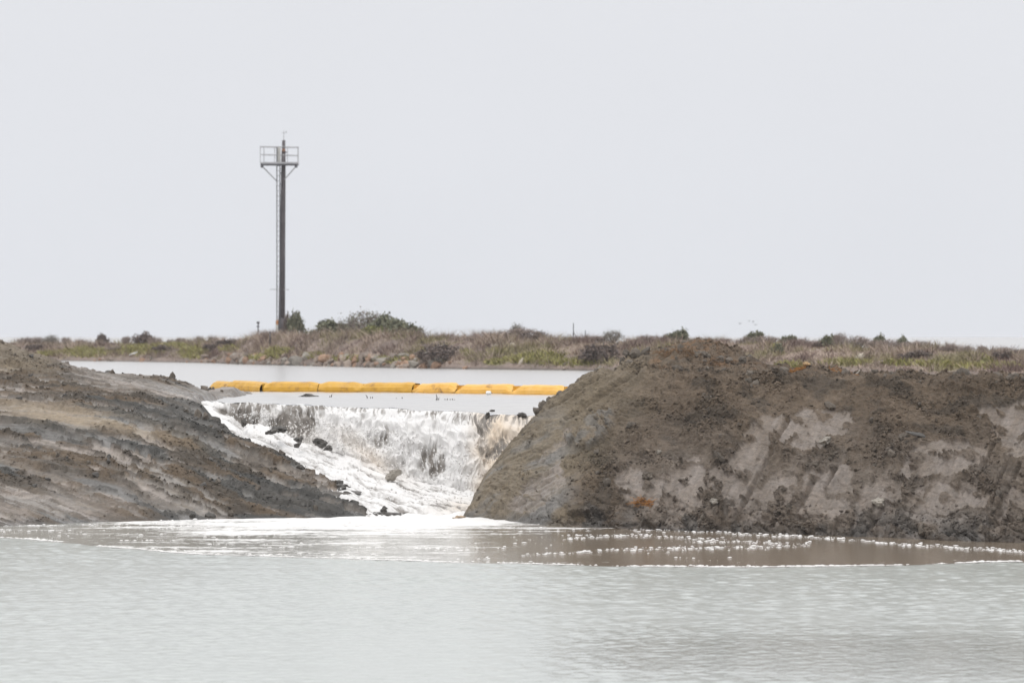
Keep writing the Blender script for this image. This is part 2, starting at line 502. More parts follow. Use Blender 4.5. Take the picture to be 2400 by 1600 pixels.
# ---- clods: the largest one by one, the crumbs as one mass
CL = [lump(s, ICO2, 0.4, 0.8) for s in range(6)]
CLm = [mesh_np('clod', V, F, smooth=False) for V, F in CL]
for m_ in CLm: m_.materials.append(M_clod)
CLw = [mesh_np('wet_clod', V, F, smooth=False) for V, F in CL]
for m_ in CLw: m_.materials.append(M_clod_wet)
CS = [lump(40 + s, ICO1, 0.5, 0.85) for s in range(8)]

def place(me, name, p, s, parent=None, rs=rng, **kw):
    o = add(name, me, None, parent, **kw)
    o.location = p
    o.rotation_euler = tuple(rs.uniform(0, 6.28, 3))
    o.scale = tuple(s * rs.uniform(0.8, 1.25, 3))
    return o

def crumbs(P_, S_, C_, seed):
    r = np.random.RandomState(seed)
    Vs, Fs, Cs, n0 = [], [], [], 0
    k = r.randint(0, len(CS), len(P_))
    for q in range(len(CS)):
        idx = np.where(k == q)[0]
        if not len(idx): continue
        V, F = CS[q]
        a = r.uniform(0, 6.28, len(idx)); co, si = np.cos(a), np.sin(a)
        b = r.uniform(-0.8, 0.8, len(idx)); cb, sb = np.cos(b), np.sin(b)
        x = V[:, 0][None] * co[:, None] - V[:, 1][None] * si[:, None]
        y = V[:, 0][None] * si[:, None] + V[:, 1][None] * co[:, None]
        z = np.repeat(V[:, 2][None], len(idx), 0)
        y, z = y * cb[:, None] - z * sb[:, None], y * sb[:, None] + z * cb[:, None]
        VV = np.stack([x, y, z], -1) * S_[idx][:, None, None] + P_[idx][:, None, :]
        Vs.append(VV.reshape(-1, 3))
        Fs.append((F[None] + (n0 + np.arange(len(idx)) * len(V))[:, None, None]).reshape(-1, 3))
        Cs.append(np.repeat(C_[idx], len(V), 0))
        n0 += len(idx) * len(V)
    C = np.concatenate(Cs)
    return np.concatenate(Vs), np.concatenate(Fs), {'Col': C, 'Rgh': np.full(len(C), 0.85)}

def pick(weight, n, seed):
    r = np.random.RandomState(seed)
    w = np.clip(weight, 0, None).ravel(); w = w / w.sum()
    return r.choice(len(w), n, p=w)

dens = (rough ** 2) * (Z > 0.02) * (0.15 + sstep(0.0, 0.3, fbm(U * 0.9 + 3, W * 0.9, 3, 131))) * (0.5 + crumb)
dens = dens + 0.5 * foot * (Z > 0.0) * 0.5
idx = pick(dens, 24000, 3)
pos = np.stack([X2, Y2, Z2], -1).reshape(-1, 3)[idx]
cc = c.reshape(-1, 3)[idx] * np.random.RandomState(5).uniform(0.65, 1.25, (len(idx), 1))
sz = 0.014 + 0.042 * np.random.RandomState(4).power(0.30, len(idx))
V_, F_, at_ = crumbs(pos, sz, cc, 8)
add('loose_crumbs', mesh_np('loose_crumbs', V_, F_, smooth=False, attrs=at_), M_earth, berm, kind='stuff')
idx = pick(dens * (rough > 0.4), 190, 9)
r9 = np.random.RandomState(10)
for p_ in np.stack([X2, Y2, Z2], -1).reshape(-1, 3)[idx]:
    place(CLm[r9.randint(6)], 'clod', p_, 0.045 + 0.075 * r9.power(0.45), berm, r9)
for qx, qy, s_ in ((1482, 808, .16), (1512, 803, .13), (1452, 835, .10), (1440, 850, .09), (1465, 822, .11), (1275, 955, .14), (1262, 968, .12),
                   (1290, 940, .10), (1310, 922, .09), (1350, 890, .08), (1395, 868, .07), (1835, 850, .12), (1900, 850, .13), (1985, 858, .11),
                   (2255, 862, .15), (2240, 866, .10), (2342, 862, .12), (2365, 866, .10), (1700, 812, .13), (1722, 822, .12), (1660, 806, .11),
                   (1745, 835, .10), (2110, 864, .08), (2050, 862, .09), (1560, 806, .09), (1600, 800, .10), (1640, 803, .11)):
    # clods on the crest line: take the nearest grid point in the picture
    q = np.argmin((px - qx) ** 2 + (py - qy - 3) ** 2 + 1e6 * (np.abs(Y - np.interp(X, toe_x, toe_y)) > 6.5))
    p_ = np.array([X2.flat[q], Y2.flat[q], Z2.flat[q] + 0.3 * s_])
    place(CLm[r9.randint(6)], 'clod', p_, s_, berm, r9)

PB = np.stack([X2, Y2, Z2], -1).reshape(-1, 3); pxB, pyB, farB = px.ravel(), py.ravel(), 1e6 * (S > 6.5).ravel()
nBf = np.stack(nB, -1).reshape(-1, 3)
def on_berm(qx, qy):
    q = np.argmin((pxB - qx) ** 2 + (pyB - qy) ** 2 + farB)
    return PB[q].copy(), nBf[q].copy()

# ================================================================== LEFT: MUD BANK
ctl = [(-400, 1250, None), (0, None, 90.4), (350, None, 93.2), (600, None, 94.1), (860, None, 94.9)]
CP = []
for qx, d in ((-400, 89.0), (-150, 89.8), (0, 90.4), (170, 92.0), (350, 93.2), (600, 94.2), (760, 94.6), (900, 95.0)):
    CP.append(((qx - 1200) / F_PX * d, d, 0.0))
    CP.append(((qx - 1200) / F_PX * (d - 2.5), d - 2.5, -0.6))
for qx, qy, d in ((0, 1130, 94.6), (0, 1000, 98.8), (0, 930, 102), (0, 872, 105.5), (0, 845, 107.0), (0, 797, 109.2), (-200, 775, 109.5), (-200, 1000, 98.5), (-200, 1130, 94.2),
                  (-400, 1000, 98), (-400, 780, 109.5), (60, 834, 108.6), (110, 855, 108.0),
                  (200, 876, 106.5), (200, 930, 101.8), (200, 1000, 98.6), (200, 1100, 95.8), (200, 1170, 93.6),
                  (400, 893, 106.5), (400, 943, 102), (400, 1000, 99), (400, 1100, 96.2), (400, 1170, 94.6),
                  (500, 909, 116), (545, 918, 119.5), (580, 924, 119), (490, 934, 106.0), (500, 945, 103), (450, 965, 101.6), (560, 1030, 99.9), (600, 1100, 97.4), (640, 1062, 99.1),
                  (600, 1160, 95.6), (700, 1100, 98.4), (700, 1150, 96.2), (760, 1185, 95.1), (500, 1150, 95.6), (500, 1050, 98.2), (760, 1132, 97.2), (800, 1168, 96.0), (850, 1198, 94.95)):
    CP.append(tuple(P(qx, qy, d)))
for qx, d, z in ((100, 111.0, 3.05), (200, 110, 2.95), (300, 106.5, 2.98), (300, 110, 2.82), (400, 110, 2.68), (470, 110.5, 2.50), (545, 110, 2.38), (545, 105, 2.38), (520, 114, 2.43), (-200, 120, 2.1), (0, 120, 2.0), (200, 116, 2.0), (400, 116, 2.1), (450, 122, 2.3), (545, 126, 2.1), (0, 130, 1.8), (400, 130, 1.8)):
    CP.append(((qx - 1200) / F_PX * d, d, z))
CP = np.array(CP)
def tps(x, y):
    sc = np.array([1.0, 1.0])
    def K(r2): return r2 * np.log(r2 + 1e-9)
    A = CP[:, :2] * sc
    n = len(A)
    d2 = ((A[:, None] - A[None]) ** 2).sum(-1)
    M = np.zeros((n + 3, n + 3)); M[:n, :n] = K(d2) + np.eye(n) * 1.5
    M[:n, n] = 1; M[:n, n + 1:] = A; M[n, :n] = 1; M[n + 1:, :n] = A.T
    w = np.linalg.solve(M, np.concatenate([CP[:, 2], np.zeros(3)]))
    out = w[n] + w[n + 1] * x + w[n + 2] * y
    for i in range(n):
        out = out + w[i] * K((x - A[i, 0]) ** 2 + (y - A[i, 1]) ** 2)
    return out
edge_y = [90, 93, 94.9, 96.1, 97.3, 98.5, 100, 101.6, 103, 121, 126]
edge_x = [-2.6, -2.9, -3.25, -3.75, -4.25, -4.95, -6.55, -7.35, -7.75, -7.45, -8.4]
lx = np.linspace(-17, -2.4, 500)
ly = np.concatenate([np.linspace(88.5, 111, 520), np.linspace(111.1, 130, 110)])
X, Y = np.meshgrid(lx, ly)
Z = tps(X, Y)
g = X - np.interp(Y, edge_y, edge_x) - 0.10 * fbm(Y * 1.2, X * 0.5, 3, 201)
Z = Z - 1.1 * np.maximum(g, 0) - 0.25 * np.maximum(g - 0.4, 0)
Z = np.maximum(Z, -0.8)
px, py = to_px(X, Y, Z)
near = sstep(125, 118, Y)
# the slurry has run down to the right and towards the water: a along the flow, b across it
wx = 0.5 * fbm(X * 0.25, Y * 0.25, 2, 203)
A_ = X * 0.86 - Y * 0.51 + wx; B_ = X * 0.51 + Y * 0.86 + wx
n1 = fbm(A_ * 0.16, B_ * 0.85, 5, 211, 0.55)
n2 = fbm(A_ * 0.30 + 7, B_ * 2.2, 4, 213)
n3 = fbm(A_ * 0.9 + 3, B_ * 1.9, 5, 215, 0.6)
R = sstep(0.07, 0.125, 0.75 * n1 + 0.4 * n2 + 0.55 * n3)
R = np.maximum(R, 0.85 * sstep(0.22, 0.26, fbm(A_ * 1.3, B_ * 3.6, 5, 216, 0.6)))                                 # raised, broken spoil
def blob(bx_, by_, bw, bh, ang=0.0):
    co, si = math.cos(rad(ang)), math.sin(rad(ang))
    dx, dy = px - bx_, py - by_
    return np.exp(-(((dx * co + dy * si) / bw) ** 2 + ((-dx * si + dy * co) / bh) ** 2))
flat_ = np.clip(blob(120, 1190, 190, 32) + blob(330, 905, 160, 22, 12) + blob(120, 975, 160, 22, 8) + 0.8 * blob(470, 930, 90, 18, 18), 0, 1)
spit = sstep(430, 480, px) * sstep(103.5, 105, Y)
R = R * (1 - 0.85 * flat_)
R = np.maximum(R, 0.9 * np.clip(blob(40, 830, 120, 32, 22) + blob(90, 1010, 110, 24, 4) + blob(120, 1110, 160, 30, 12) + blob(420, 975, 160, 18, 22) + blob(440, 908, 120, 9, 14) + blob(330, 893, 60, 5, 8), 0, 1) * (0.6 + 0.4 * sstep(-.2, .2, n2)))
R = R * (1 - 0.85 * spit)
h = 0.045 * R + 0.035 * R * ridged(A_ * 0.8, B_ * 3.2, 4, 217) + 0.028 * fbm(A_ * 0.5, B_ * 3.0, 4, 219) + 0.02 * R * fbm(A_ * 6, B_ * 9, 4, 220, 0.65)
for cell, amp, sd in ((0.6, 0.035, 1), (0.3, 0.036, 2), (0.15, 0.032, 3), (0.08, 0.02, 4)):
    f1, f2, cid = worley((A_ / cell) * 0.7, B_ / cell + 0.3 * fbm(A_ * 2, B_ * 2, 2, 221), 230 + sd)
    h += amp * np.clip(1 - 1.3 * f1, 0, 1) ** 0.8 * (cid > 0.45) * (0.4 + cid) * R
f1, f2, cid = worley(A_ * 0.5, B_ * 1.4, 241)
h -= 0.045 * sstep(0.07, 0.0, f2 - f1) * (1 - R) * (cid > 0.25)
lw = B_ * 1.25 + 0.9 * fbm(A_ * 0.28, B_ * 0.5, 5, 246, 0.6) + 0.10 * fbm(A_ * 3, B_ * 3, 3, 247)
saw = 1 - (lw - np.floor(lw))
lam = sstep(-0.15, 0.25, fbm(A_ * 0.35, B_ * 0.9, 3, 248)) * (1 - 0.8 * flat_) * (1 - spit)
h += 0.10 * lam * saw ** 1.6
h += (1 - R) * (0.035 * ridged(A_ * 0.7, B_ * 5, 4, 243) + 0.03 * fbm(A_ * 2.5, B_ * 5, 5, 244, 0.6) + 0.022 * fbm(A_ * 7, B_ * 12, 4, 245, 0.65))
atwater = sstep(0.0, 0.18, Z) ; h = h * (0.25 + 0.75 * atwater)
h *= 1 - 0.8 * sstep(-0.3, 0.35, g) * sstep(101, 104, Y)
X2, Y2, Z2, nM = displace(X, Y, Z, h)
# soils: grey-mauve slick mud, brown spoil, blue-grey clay, tan sand
slick = lerp3((0.285, 0.245, 0.215), (0.225, 0.205, 0.185), sstep(-0.3, 0.3, fbm(A_ * 0.3, B_ * 1.2, 3, 251)))
blue = sstep(0.14, 0.26, fbm(A_ * 0.2 + 2, B_ * 0.8, 3, 253) + 0.35 * sstep(500, 760, px) + 0.5 * np.clip(blob(90, 1010, 120, 28, 4) + blob(300, 1050, 120, 12, 12), 0, 1) - 0.35 * sstep(960, 900, py))
slick = lerp3(slick, np.broadcast_to((0.19, 0.162, 0.132), slick.shape), 0.8 * sstep(0.08, 0.14, fbm(A_ * 1.1 + 5, B_ * 3.0, 5, 252, 0.6)))
slick = lerp3(slick, np.broadcast_to((0.148, 0.145, 0.138), slick.shape), 0.85 * blue)
spoil = lerp3((0.118, 0.086, 0.057), (0.066, 0.053, 0.040), sstep(-0.3, 0.3, fbm(A_ * 0.5, B_ * 1.5, 4, 255)))
spoil = lerp3(spoil, np.broadcast_to((0.058, 0.058, 0.055), spoil.shape), 0.85 * blue)
lay = sstep(0.06, 0.14, fbm(A_ * 0.16 + 11, B_ * 2.6, 5, 256, 0.6))
slick = lerp3(slick, np.broadcast_to((0.105, 0.085, 0.066), slick.shape), 0.75 * lay)
slick = lerp3(slick, np.broadcast_to((0.082, 0.068, 0.054), slick.shape), 0.8 * lam * sstep(0.72, 0.9, saw))
c = lerp3(slick, spoil, R)
sand = np.clip(1.1 * blob(120, 975, 150, 20, 8) + 0.6 * blob(330, 1015, 150, 16, 14) + 0.9 * blob(10, 866, 60, 10), 0, 1) * sstep(-0.25, 0.15, n2 + 0.2)
c = lerp3(c, np.broadcast_to((0.275, 0.218, 0.150), c.shape), 0.9 * sand)
heap = sstep(0.25, 0.6, blob(10, 828, 140, 40, 22))
c = lerp3(c, np.broadcast_to((0.170, 0.138, 0.098), c.shape), 0.8 * heap)
wet = sstep(0.14, 0.02, Z + 0.06 * fbm(X * 1.5, Y * 1.5, 3, 257))
c = c * (1 - 0.4 * wet[..., None]) * (1 + 0.14 * fbm(A_ * 3, B_ * 7, 3, 259))[..., None]
sheet = np.clip(1.2 * blob(500, 948, 70, 11, 20) + blob(430, 925, 60, 8, 18), 0, 1) * (1 - 0.7 * R)
rgh = 0.40 + 0.46 * R - 0.22 * wet + 0.2 * sand - 0.35 * sheet
me = mesh_np('mud_bank', np.stack([X2, Y2, Z2], -1).reshape(-1, 3), grid_faces(*X.shape),
             attrs={'Col': np.clip(c, 0.01, 1).reshape(-1, 3), 'Rgh': np.clip(rgh, 0.22, 1).ravel()})
bank = add('mud_bank', me, M_mud, label='low streaked grey and brown mud bank left of the waterfall', kind='structure')
Xm, Ym, Zm, pxm, pym = X2, Y2, Z2, px.copy(), py.copy()
vis = (Y < 111) & (g < 0.05) & (Z > 0.03)
dens = (R ** 2 + 0.02) * vis * (0.2 + sstep(0, 0.3, n2))
idx = pick(dens * (R > 0.5), 9000, 13)
pos = np.stack([X2, Y2, Z2], -1).reshape(-1, 3)[idx]
cc = c.reshape(-1, 3)[idx] * np.random.RandomState(15).uniform(0.6, 1.2, (len(idx), 1))
sz = 0.012 + 0.03 * np.random.RandomState(14).power(0.4, len(idx))
V_, F_, at_ = crumbs(pos, sz, cc, 18)
add('loose_crumbs', mesh_np('loose_crumbs', V_, F_, smooth=False, attrs=at_), M_mud, bank, kind='stuff')
r19 = np.random.RandomState(19)
for p_ in pos[:130]:
    place((CLm if r19.rand() < 0.6 else CLw)[r19.randint(6)], 'clod', p_, 0.035 + 0.055 * r19.power(0.5), bank, r19)
def on_bank(qx, qy, lift=0.0):
    q = np.argmin((pxm - qx) ** 2 + (pym - qy) ** 2)
    return np.array([Xm.flat[q], Ym.flat[q], Zm.flat[q] + lift])
for qx, qy, s_ in ((407, 886, .13), (400, 890, .08), (290, 872, .07), (255, 873, .10), (262, 880, .12), (330, 879, .08), (345, 881, .06), (370, 886, .06), (385, 888, .06), (430, 895, .06),
                   (440, 895, .08), (480, 908, .12), (488, 910, .09), (500, 915, .06), (520, 920, .05), (560, 925, .05), (465, 984, .14), (478, 990, .12), (455, 988, .09),
                   (495, 1012, .15), (505, 1020, .17), (525, 1022, .12), (20, 951, .10), (225, 1125, .09), (515, 1006, .1), (640, 1080, .1), (655, 1072, .09), (730, 1122, .1), (700, 1108, .09),
                   (660, 1212, .16), (540, 1208, .10), (490, 1210, .12), (620, 1206, .08), (450, 1212, .1), (705, 1208, .1), (740, 1200, .08)):
    place((CLm if r19.rand() < 0.5 else CLw)[r19.randint(6)], 'clod', on_bank(qx, qy, 0.15 * s_), s_ * 0.9, bank, r19)

# ================================================================== WATER
def water_mat(name, base, rough, bump, bscale=(10.0, 22.0), foam=True, turbid=None):
    m, t, b = new_mat(name)
    lk = t.links.new
    co = N(t, 'TexCoord')
    mp = N(t, 'Mapping'); mp.inputs['Scale'].default_value = (1.0, 0.5, 1.0); lk(co.outputs['Object'], mp.inputs['Vector'])
    n1 = N(t, 'TexNoise', Scale=bscale[0], Detail=3.0); n2 = N(t, 'TexNoise', Scale=bscale[1], Detail=2.0)
    lk(mp.outputs[0], n1.inputs['Vector']); lk(mp.outputs[0], n2.inputs['Vector'])
    ad = N(t, 'Math', operation='MULTIPLY_ADD'); lk(n2.outputs['Fac'], ad.inputs[0]); ad.inputs[1].default_value = 0.4; lk(n1.outputs['Fac'], ad.inputs[2])
    bp = N(t, 'Bump', Strength=bump, Distance=0.02); lk(ad.outputs[0], bp.inputs['Height'])
    lk(bp.outputs[0], b.inputs['Normal'])
    b.inputs['Roughness'].default_value = rough
    b.inputs['IOR'].default_value = 1.333
    b.inputs['Base Color'].default_value = (*base, 1)
    if turbid:
        ag = N(t, 'Attribute', attribute_name='ruffle'); lk(ag.outputs['Fac'], b.inputs['Roughness'])
        at = N(t, 'Attribute', attribute_name='turbid')
        mx = N(t, 'MixRGB'); lk(at.outputs['Fac'], mx.inputs[0]); mx.inputs[1].default_value = (*base, 1); mx.inputs[2].default_value = (*turbid, 1)
        lk(mx.outputs[0], b.inputs['Base Color'])
    if foam:
        at = N(t, 'Attribute', attribute_name='foam')
        nf = N(t, 'TexNoise', Scale=5.0, Detail=7.0, Roughness=0.72)
        mf = N(t, 'Mapping'); mf.inputs['Scale'].default_value = (0.8, 0.5, 0.8); lk(co.outputs['Object'], mf.inputs['Vector']); lk(mf.outputs[0], nf.inputs['Vector'])
        s_ = N(t, 'Math', operation='ADD'); lk(at.outputs['Fac'], s_.inputs[0]); lk(nf.outputs['Fac'], s_.inputs[1])
        rp = N(t, 'MapRange'); rp.inputs['From Min'].default_value = 0.86; rp.inputs['From Max'].default_value = 1.12
        lk(s_.outputs[0], rp.inputs['Value'])
        fd = N(t, 'BsdfDiffuse'); fd.inputs['Color'].default_value = (0.74, 0.73, 0.715, 1)
        bf = N(t, 'Bump', Strength=0.5, Distance=0.04); lk(nf.outputs['Fac'], bf.inputs['Height']); lk(bf.outputs[0], fd.inputs['Normal'])
        ms = N(t, 'MixShader'); lk(rp.outputs[0], ms.inputs[0]); lk(b.outputs[0], ms.inputs[1]); lk(fd.outputs[0], ms.inputs[2])
        lk(ms.outputs[0], t.nodes['Material Output'].inputs['Surface'])
    return m

def waves(X, Y, n, lmin, lmax, seed, spread=0.9):
    r = np.random.RandomState(seed)
    h = np.zeros(X.shape)
    for i in range(n):
        lam = lmin * (lmax / lmin) ** r.rand()
        th = rad(80) + r.normal() * spread
        k = 2 * math.pi / lam
        h += lam * np.sin(k * (X * math.cos(th) + Y * math.sin(th)) + r.uniform(0, 6.28))
    return h / math.sqrt(n / 2.0) / (2 * math.pi)        # unit rms slope

# ---- lower pool
front_px = [-400, 0, 100, 250, 450, 650, 850, 1050, 1250, 1450, 1600, 1850, 2100, 2400, 2800]
front_py = [1255, 1259, 1266, 1281, 1298, 1304, 1311, 1317, 1322, 1326, 1328, 1328, 1324, 1316, 1308]
fr_d = 4.0e4 / (np.array(front_py) - HORIZON)
yr = [44.0]
while yr[-1] < 101.5:
    yr.append(yr[-1] + (0.085 + 0.0006 * (yr[-1] - 44)))
yr = np.concatenate([[8, 20, 32, 40], yr])
ur = np.concatenate([[-0.6, -0.4, -0.25], np.linspace(-0.155, 0.155, 640), [0.25, 0.4, 0.6]])
Uu, Y = np.meshgrid(ur, yr)
X = Uu * np.maximum(Y, 60.0) if False else Uu * Y
pxw = 1200 + Uu * F_PX
fl = np.interp(pxw, front_px, fr_d) + 0.25 * fbm(X * 0.9, Y * 0.3, 3, 301)
turb = sstep(-0.05, 0.06, Y - fl)
pyw = HORIZON + 4.0e4 / Y
calm = np.clip(1.0 * np.exp(-(((pxw - 2250) / 420) ** 2 + ((pyw - 1545) / 45) ** 2)) + 1.1 * np.exp(-(((pxw - 1800) / 560) ** 2 + ((pyw - 1535) / 50) ** 2)) + 0.9 * np.exp(-(((pxw - 900) / 420) ** 2 + ((pyw - 1560) / 75) ** 2)), 0, 1)
gust = 0.75 + 0.5 * fbm(X * 0.10, Y * 0.06, 3, 303)
amp = 0.11 * gust * (1 - 0.58 * np.clip(calm, 0, 1)) * (1 - 0.80 * turb)
Zw = amp * waves(X, Y, 50, 0.17, 0.5, 305) + 0.12 * amp * waves(X, Y, 14, 0.6, 2.0, 306)
# disturbed water and foam where the fall runs out
run = np.exp(-(((X + 1.6) / 2.9) ** 2 + ((Y - 95.6) / 2.3) ** 2))
plume = np.exp(-(((X + 2.2) / 4.3) ** 2 + ((Y - 95.2) / 3.8) ** 2))
foam = (0.55 + 0.25 * fbm(X * 0.8, Y * 1.4, 4, 308)) * np.clip(1.6 * run, 0, 1) + 0.32 * plume + 0.26 * np.exp(-(((X + 2.6) / 6.0) ** 2)) * turb * sstep(83, 91, Y)
foam = foam + 0.30 * fbm(X * 0.45, Y * 1.1, 4, 307) * turb + 0.10 * sstep(0.5, -3, X) * turb
foam = foam * turb
Zw += run * (0.05 + 0.10 * fbm(X * 1.2, Y * 1.2, 4, 309))
foam = np.clip(foam, 0, 1.2) + (0.12 + 0.16 * sstep(2.0, -2.0, X) * sstep(-11, -5, X)) * turb
ruf = 0.17 - 0.13 * np.clip(calm, 0, 1) * sstep(1150, 1450, pxw) - 0.07 * turb
M_pool = water_mat('pool_water', (0.42, 0.445, 0.415), 0.17, 0.38, turbid=(0.225, 0.18, 0.135))
me = mesh_np('pool_water', np.stack([X, Y, Zw], -1).reshape(-1, 3), grid_faces(*X.shape), attrs={'turbid': (turb * (0.40 + 0.60 * sstep(900, 1450, pxw))).ravel(), 'foam': foam.ravel(), 'ruffle': ruf.ravel()})
pool = add('pool_water', me, M_pool, label='pale rippled water of the lower pool with a muddy margin', kind='structure')

# ---- upper pond out to the horizon
POND = 2.40
lip_px = [300, 440, 500, 600, 700, 850, 1000, 1100, 1150, 1200, 1300]
lip_d = [104.6, 104.4, 104.0, 103.3, 102.6, 101.5, 100.9, 100.5, 100.3, 100.1, 100.0]
lip_z = [2.42, 2.415, 2.41, 2.40, 2.385, 2.325, 2.27, 2.235, 2.20, 2.17, 2.15]
lipX = (np.array(lip_px) - 1200) / F_PX * np.array(lip_d)
def lip(x):
    d = np.interp(x, lipX, lip_d); z = np.interp(x, lipX, lip_z)
    return d + 0.12 * fbm(x * 1.1, x * 0 + 2.2, 3, 321), z + 0.025 * fbm(x * 1.6, x * 0 + 7.7, 3, 323)
uu = np.linspace(-0.165, 0.165, 420)
rows = np.concatenate([np.linspace(0, 3, 60), np.linspace(3.1, 30, 180), np.geomspace(31, 260, 90), np.geomspace(300, 30000, 25)])
Uu, Rr = np.meshgrid(uu, rows)
X0 = Uu * 102
Yl, zl = lip(X0)
Y = Yl + Rr
X = Uu * (Y * sstep(3, 30, Rr) + 102 * (1 - sstep(3, 30, Rr))) * (1 + 3.0 * sstep(260, 3000, Rr))
draw = sstep(4.5, 0.0, Rr) ** 1.5
Z = POND + (zl - POND) * draw
amp = 0.04 * sstep(900, 60, Rr) * (0.8 + 0.6 * fbm(X * 0.12, Y * 0.08, 3, 331))
Z = Z + amp * waves(X, Y, 30, 0.5, 1.6, 333) * sstep(0, 3, Rr) * sstep(120, 40, Rr)
Z = Z + draw * (0.018 * fbm(X * 2.2, Y * 1.4, 4, 335) + 0.012 * fbm(X * 6, Y * 2, 3, 337))
pf = 0.40 * draw * sstep(-1, 0.5, X + 3 * 0) * 0 + 0.0 * X
pf = 0.42 * sstep(1.0, 0.0, Rr) * sstep(-0.2, 0.3, fbm(X * 1.2, Y * 2.0, 3, 339)) + 0.28 * sstep(0.6, 0.0, Rr)
M_pond = water_mat('pond_water', (0.45, 0.44, 0.43), 0.22, 0.10)
me = mesh_np('pond_water', np.stack([X, Y, Z], -1).reshape(-1, 3), grid_faces(*X.shape), attrs={'foam': pf.ravel()})
pond = add('pond_water', me, M_pond, label='flat silvery water of the upper pond behind the fall', kind='structure')

# ================================================================== WATERFALL
baseX = [-9.0, -7.6, -7.1, -6.5, -5.0, -3.5, -2.45, -1.0, 0.0, 1.5]
baseZ = [2.40, 2.34, 2.22, 2.0, 1.50, 1.02, 0.68, 0.34, 0.22, 0.2]
nu, nw, nb = 620, 190, 240
fx = np.linspace(-8.0, 1.2, nu)
vW = np.linspace(0, 1, nw); vB = np.linspace(0, 1, nb + 1)[1:]
Yl, zl = lip(fx)
zb = np.interp(fx, baseX, baseZ) + 0.06 * fbm(fx * 1.3, fx * 0, 3, 341)
hW = np.maximum(zl - zb, 0.02)
reach = 0.50 * hW + 0.25 + 0.22 * fbm(fx * 0.8, fx * 0 + 5, 4, 343)
Xf = np.repeat(fx[None], nw + nb, 0)
Yf = np.zeros_like(Xf); Zf = np.zeros_like(Xf); Vf = np.zeros_like(Xf)
w_ = vW[:, None]
Yf[:nw] = Yl[None] + 0.02 - reach[None] * (0.55 * w_ + 0.45 * w_ ** 1.0)
Zf[:nw] = zl[None] - hW[None] * (w_ ** 1.35)
Vf[:nw] = w_
yb = Yl - reach
bw = vB[:, None]
Yf[nw:] = yb[None] + (92.8 - yb[None]) * bw
slope = np.interp(fx, [-8, -5, -2.4, -1, 1.2], [0.20, 0.175, 0.105, 0.05, 0.03])
Zf[nw:] = np.maximum(zb[None] - slope[None] * (yb[None] - Yf[nw:]), 0.05)
Vf[nw:] = 1 + bw
gq = Xf - np.interp(Yf, edge_y, edge_x)
Zf -= 0.9 * sstep(-0.12, -0.9, gq) * (Yf < 103.5) + 0.35 * sstep(95.6, 94.2, Yf)
pxf, pyf = to_px(Xf, Yf, Zf)
wall = sstep(1.06, 0.96, Vf)
hrel = np.clip(Vf, 0, 1)
# the water tears into strands at the lip, breaks up into froth lower down
L1 = np.cumsum(np.hypot(np.gradient(Yf, axis=0), np.gradient(Zf, axis=0)), 0)       # distance run
skew = 0.35 * L1 * 0
wq = 0.22 * fbm(Xf * 1.4, L1 * 1.4, 3, 351)
sw = Xf + 0.16 * fbm(Xf * 1.6, L1 * 0.9, 3, 350) + 0.05 * fbm(Xf * 5, L1 * 2.5, 2, 349)
str1 = ridged(sw * 4.5, L1 * 0.7, 3, 353)
str2 = ridged(sw * 10.0, L1 * 1.5, 3, 355)
bil = 1 - np.abs(perlin(sw * 3.2, L1 * 2.0, 357)) * 2.0 - 0.5 * np.abs(perlin(sw * 7.0, L1 * 4.0, 358)) * 2.0
lace = sstep(0.25, 0.85, str1); lace2 = sstep(0.35, 0.95, str2)
tur = fbm(sw * 2.4, L1 * 1.0, 4, 361, 0.5)
upper = sstep(0.42, 0.10, hrel + 0.25 * fbm(Xf * 1.1, Xf * 0 + 1.5, 4, 352))
tur0 = fbm(Xf * 0.9, L1 * 0.8, 3, 360)
foamW = upper * (0.26 + 0.50 * sstep(0.35, 0.9, str1) + 0.50 * sstep(0.4, 0.95, str2) + 0.35 * tur0) \
      + (1 - upper) * (0.62 + 0.22 * lace + 0.16 * lace2 + 0.60 * tur + 0.85 * tur0 + 0.12 * bil)
def fblob(bx_, by_, bw_, bh_, ang=0.0):
    co, si = math.cos(rad(ang)), math.sin(rad(ang))
    dx, dy = pxf - bx_, pyf - by_
    return np.exp(-(((dx * co + dy * si) / bw_) ** 2 + ((-dx * si + dy * co) / bh_) ** 2))
thin = 0.75 * np.clip(1.1 * fblob(1172, 1060, 22, 48, 14) + 0.9 * fblob(1138, 990, 14, 45, 28) + 0.6 * fblob(850, 985, 10, 28, 14) + 0.7 * fblob(880, 1035, 16, 16)
             + 0.75 * fblob(992, 1085, 12, 32, 10) + 0.6 * fblob(1026, 1085, 8, 30) + 0.5 * fblob(1010, 1010, 14, 22) + 0.6 * fblob(690, 958, 60, 12) + 0.5 * fblob(730, 1000, 24, 16, -30)
             + 0.5 * fblob(1130, 1085, 10, 30) + 0.5 * fblob(940, 1085, 16, 20) + 0.45 * fblob(820, 1050, 20, 20) + 0.45 * fblob(545, 950, 40, 10), 0, 1)
foamW = foamW * (1 - thin) + thin * (0.06 + 0.62 * np.maximum(sstep(0.55, 1, lace), 0.8 * sstep(0.6, 1, lace2)))
boil = 0.9 * fblob(1060, 1030, 45, 30) + 0.7 * fblob(1080, 1150, 120, 50)
foamW = np.clip(foamW + boil, 0, 1.2)
A2 = Xf * 0.62 - Yf * 0.78; B2 = Xf * 0.78 + Yf * 0.62
bedn = fbm(A2 * 0.8, B2 * 3.4, 5, 363, 0.55)
bl1, bl2, _ = worley(A2 * 3.0 + wq, B2 * 7.0, 365)
foamB = 0.62 + 0.60 * bedn + 0.12 * (1 - sstep(0, 0.3, bl2 - bl1))
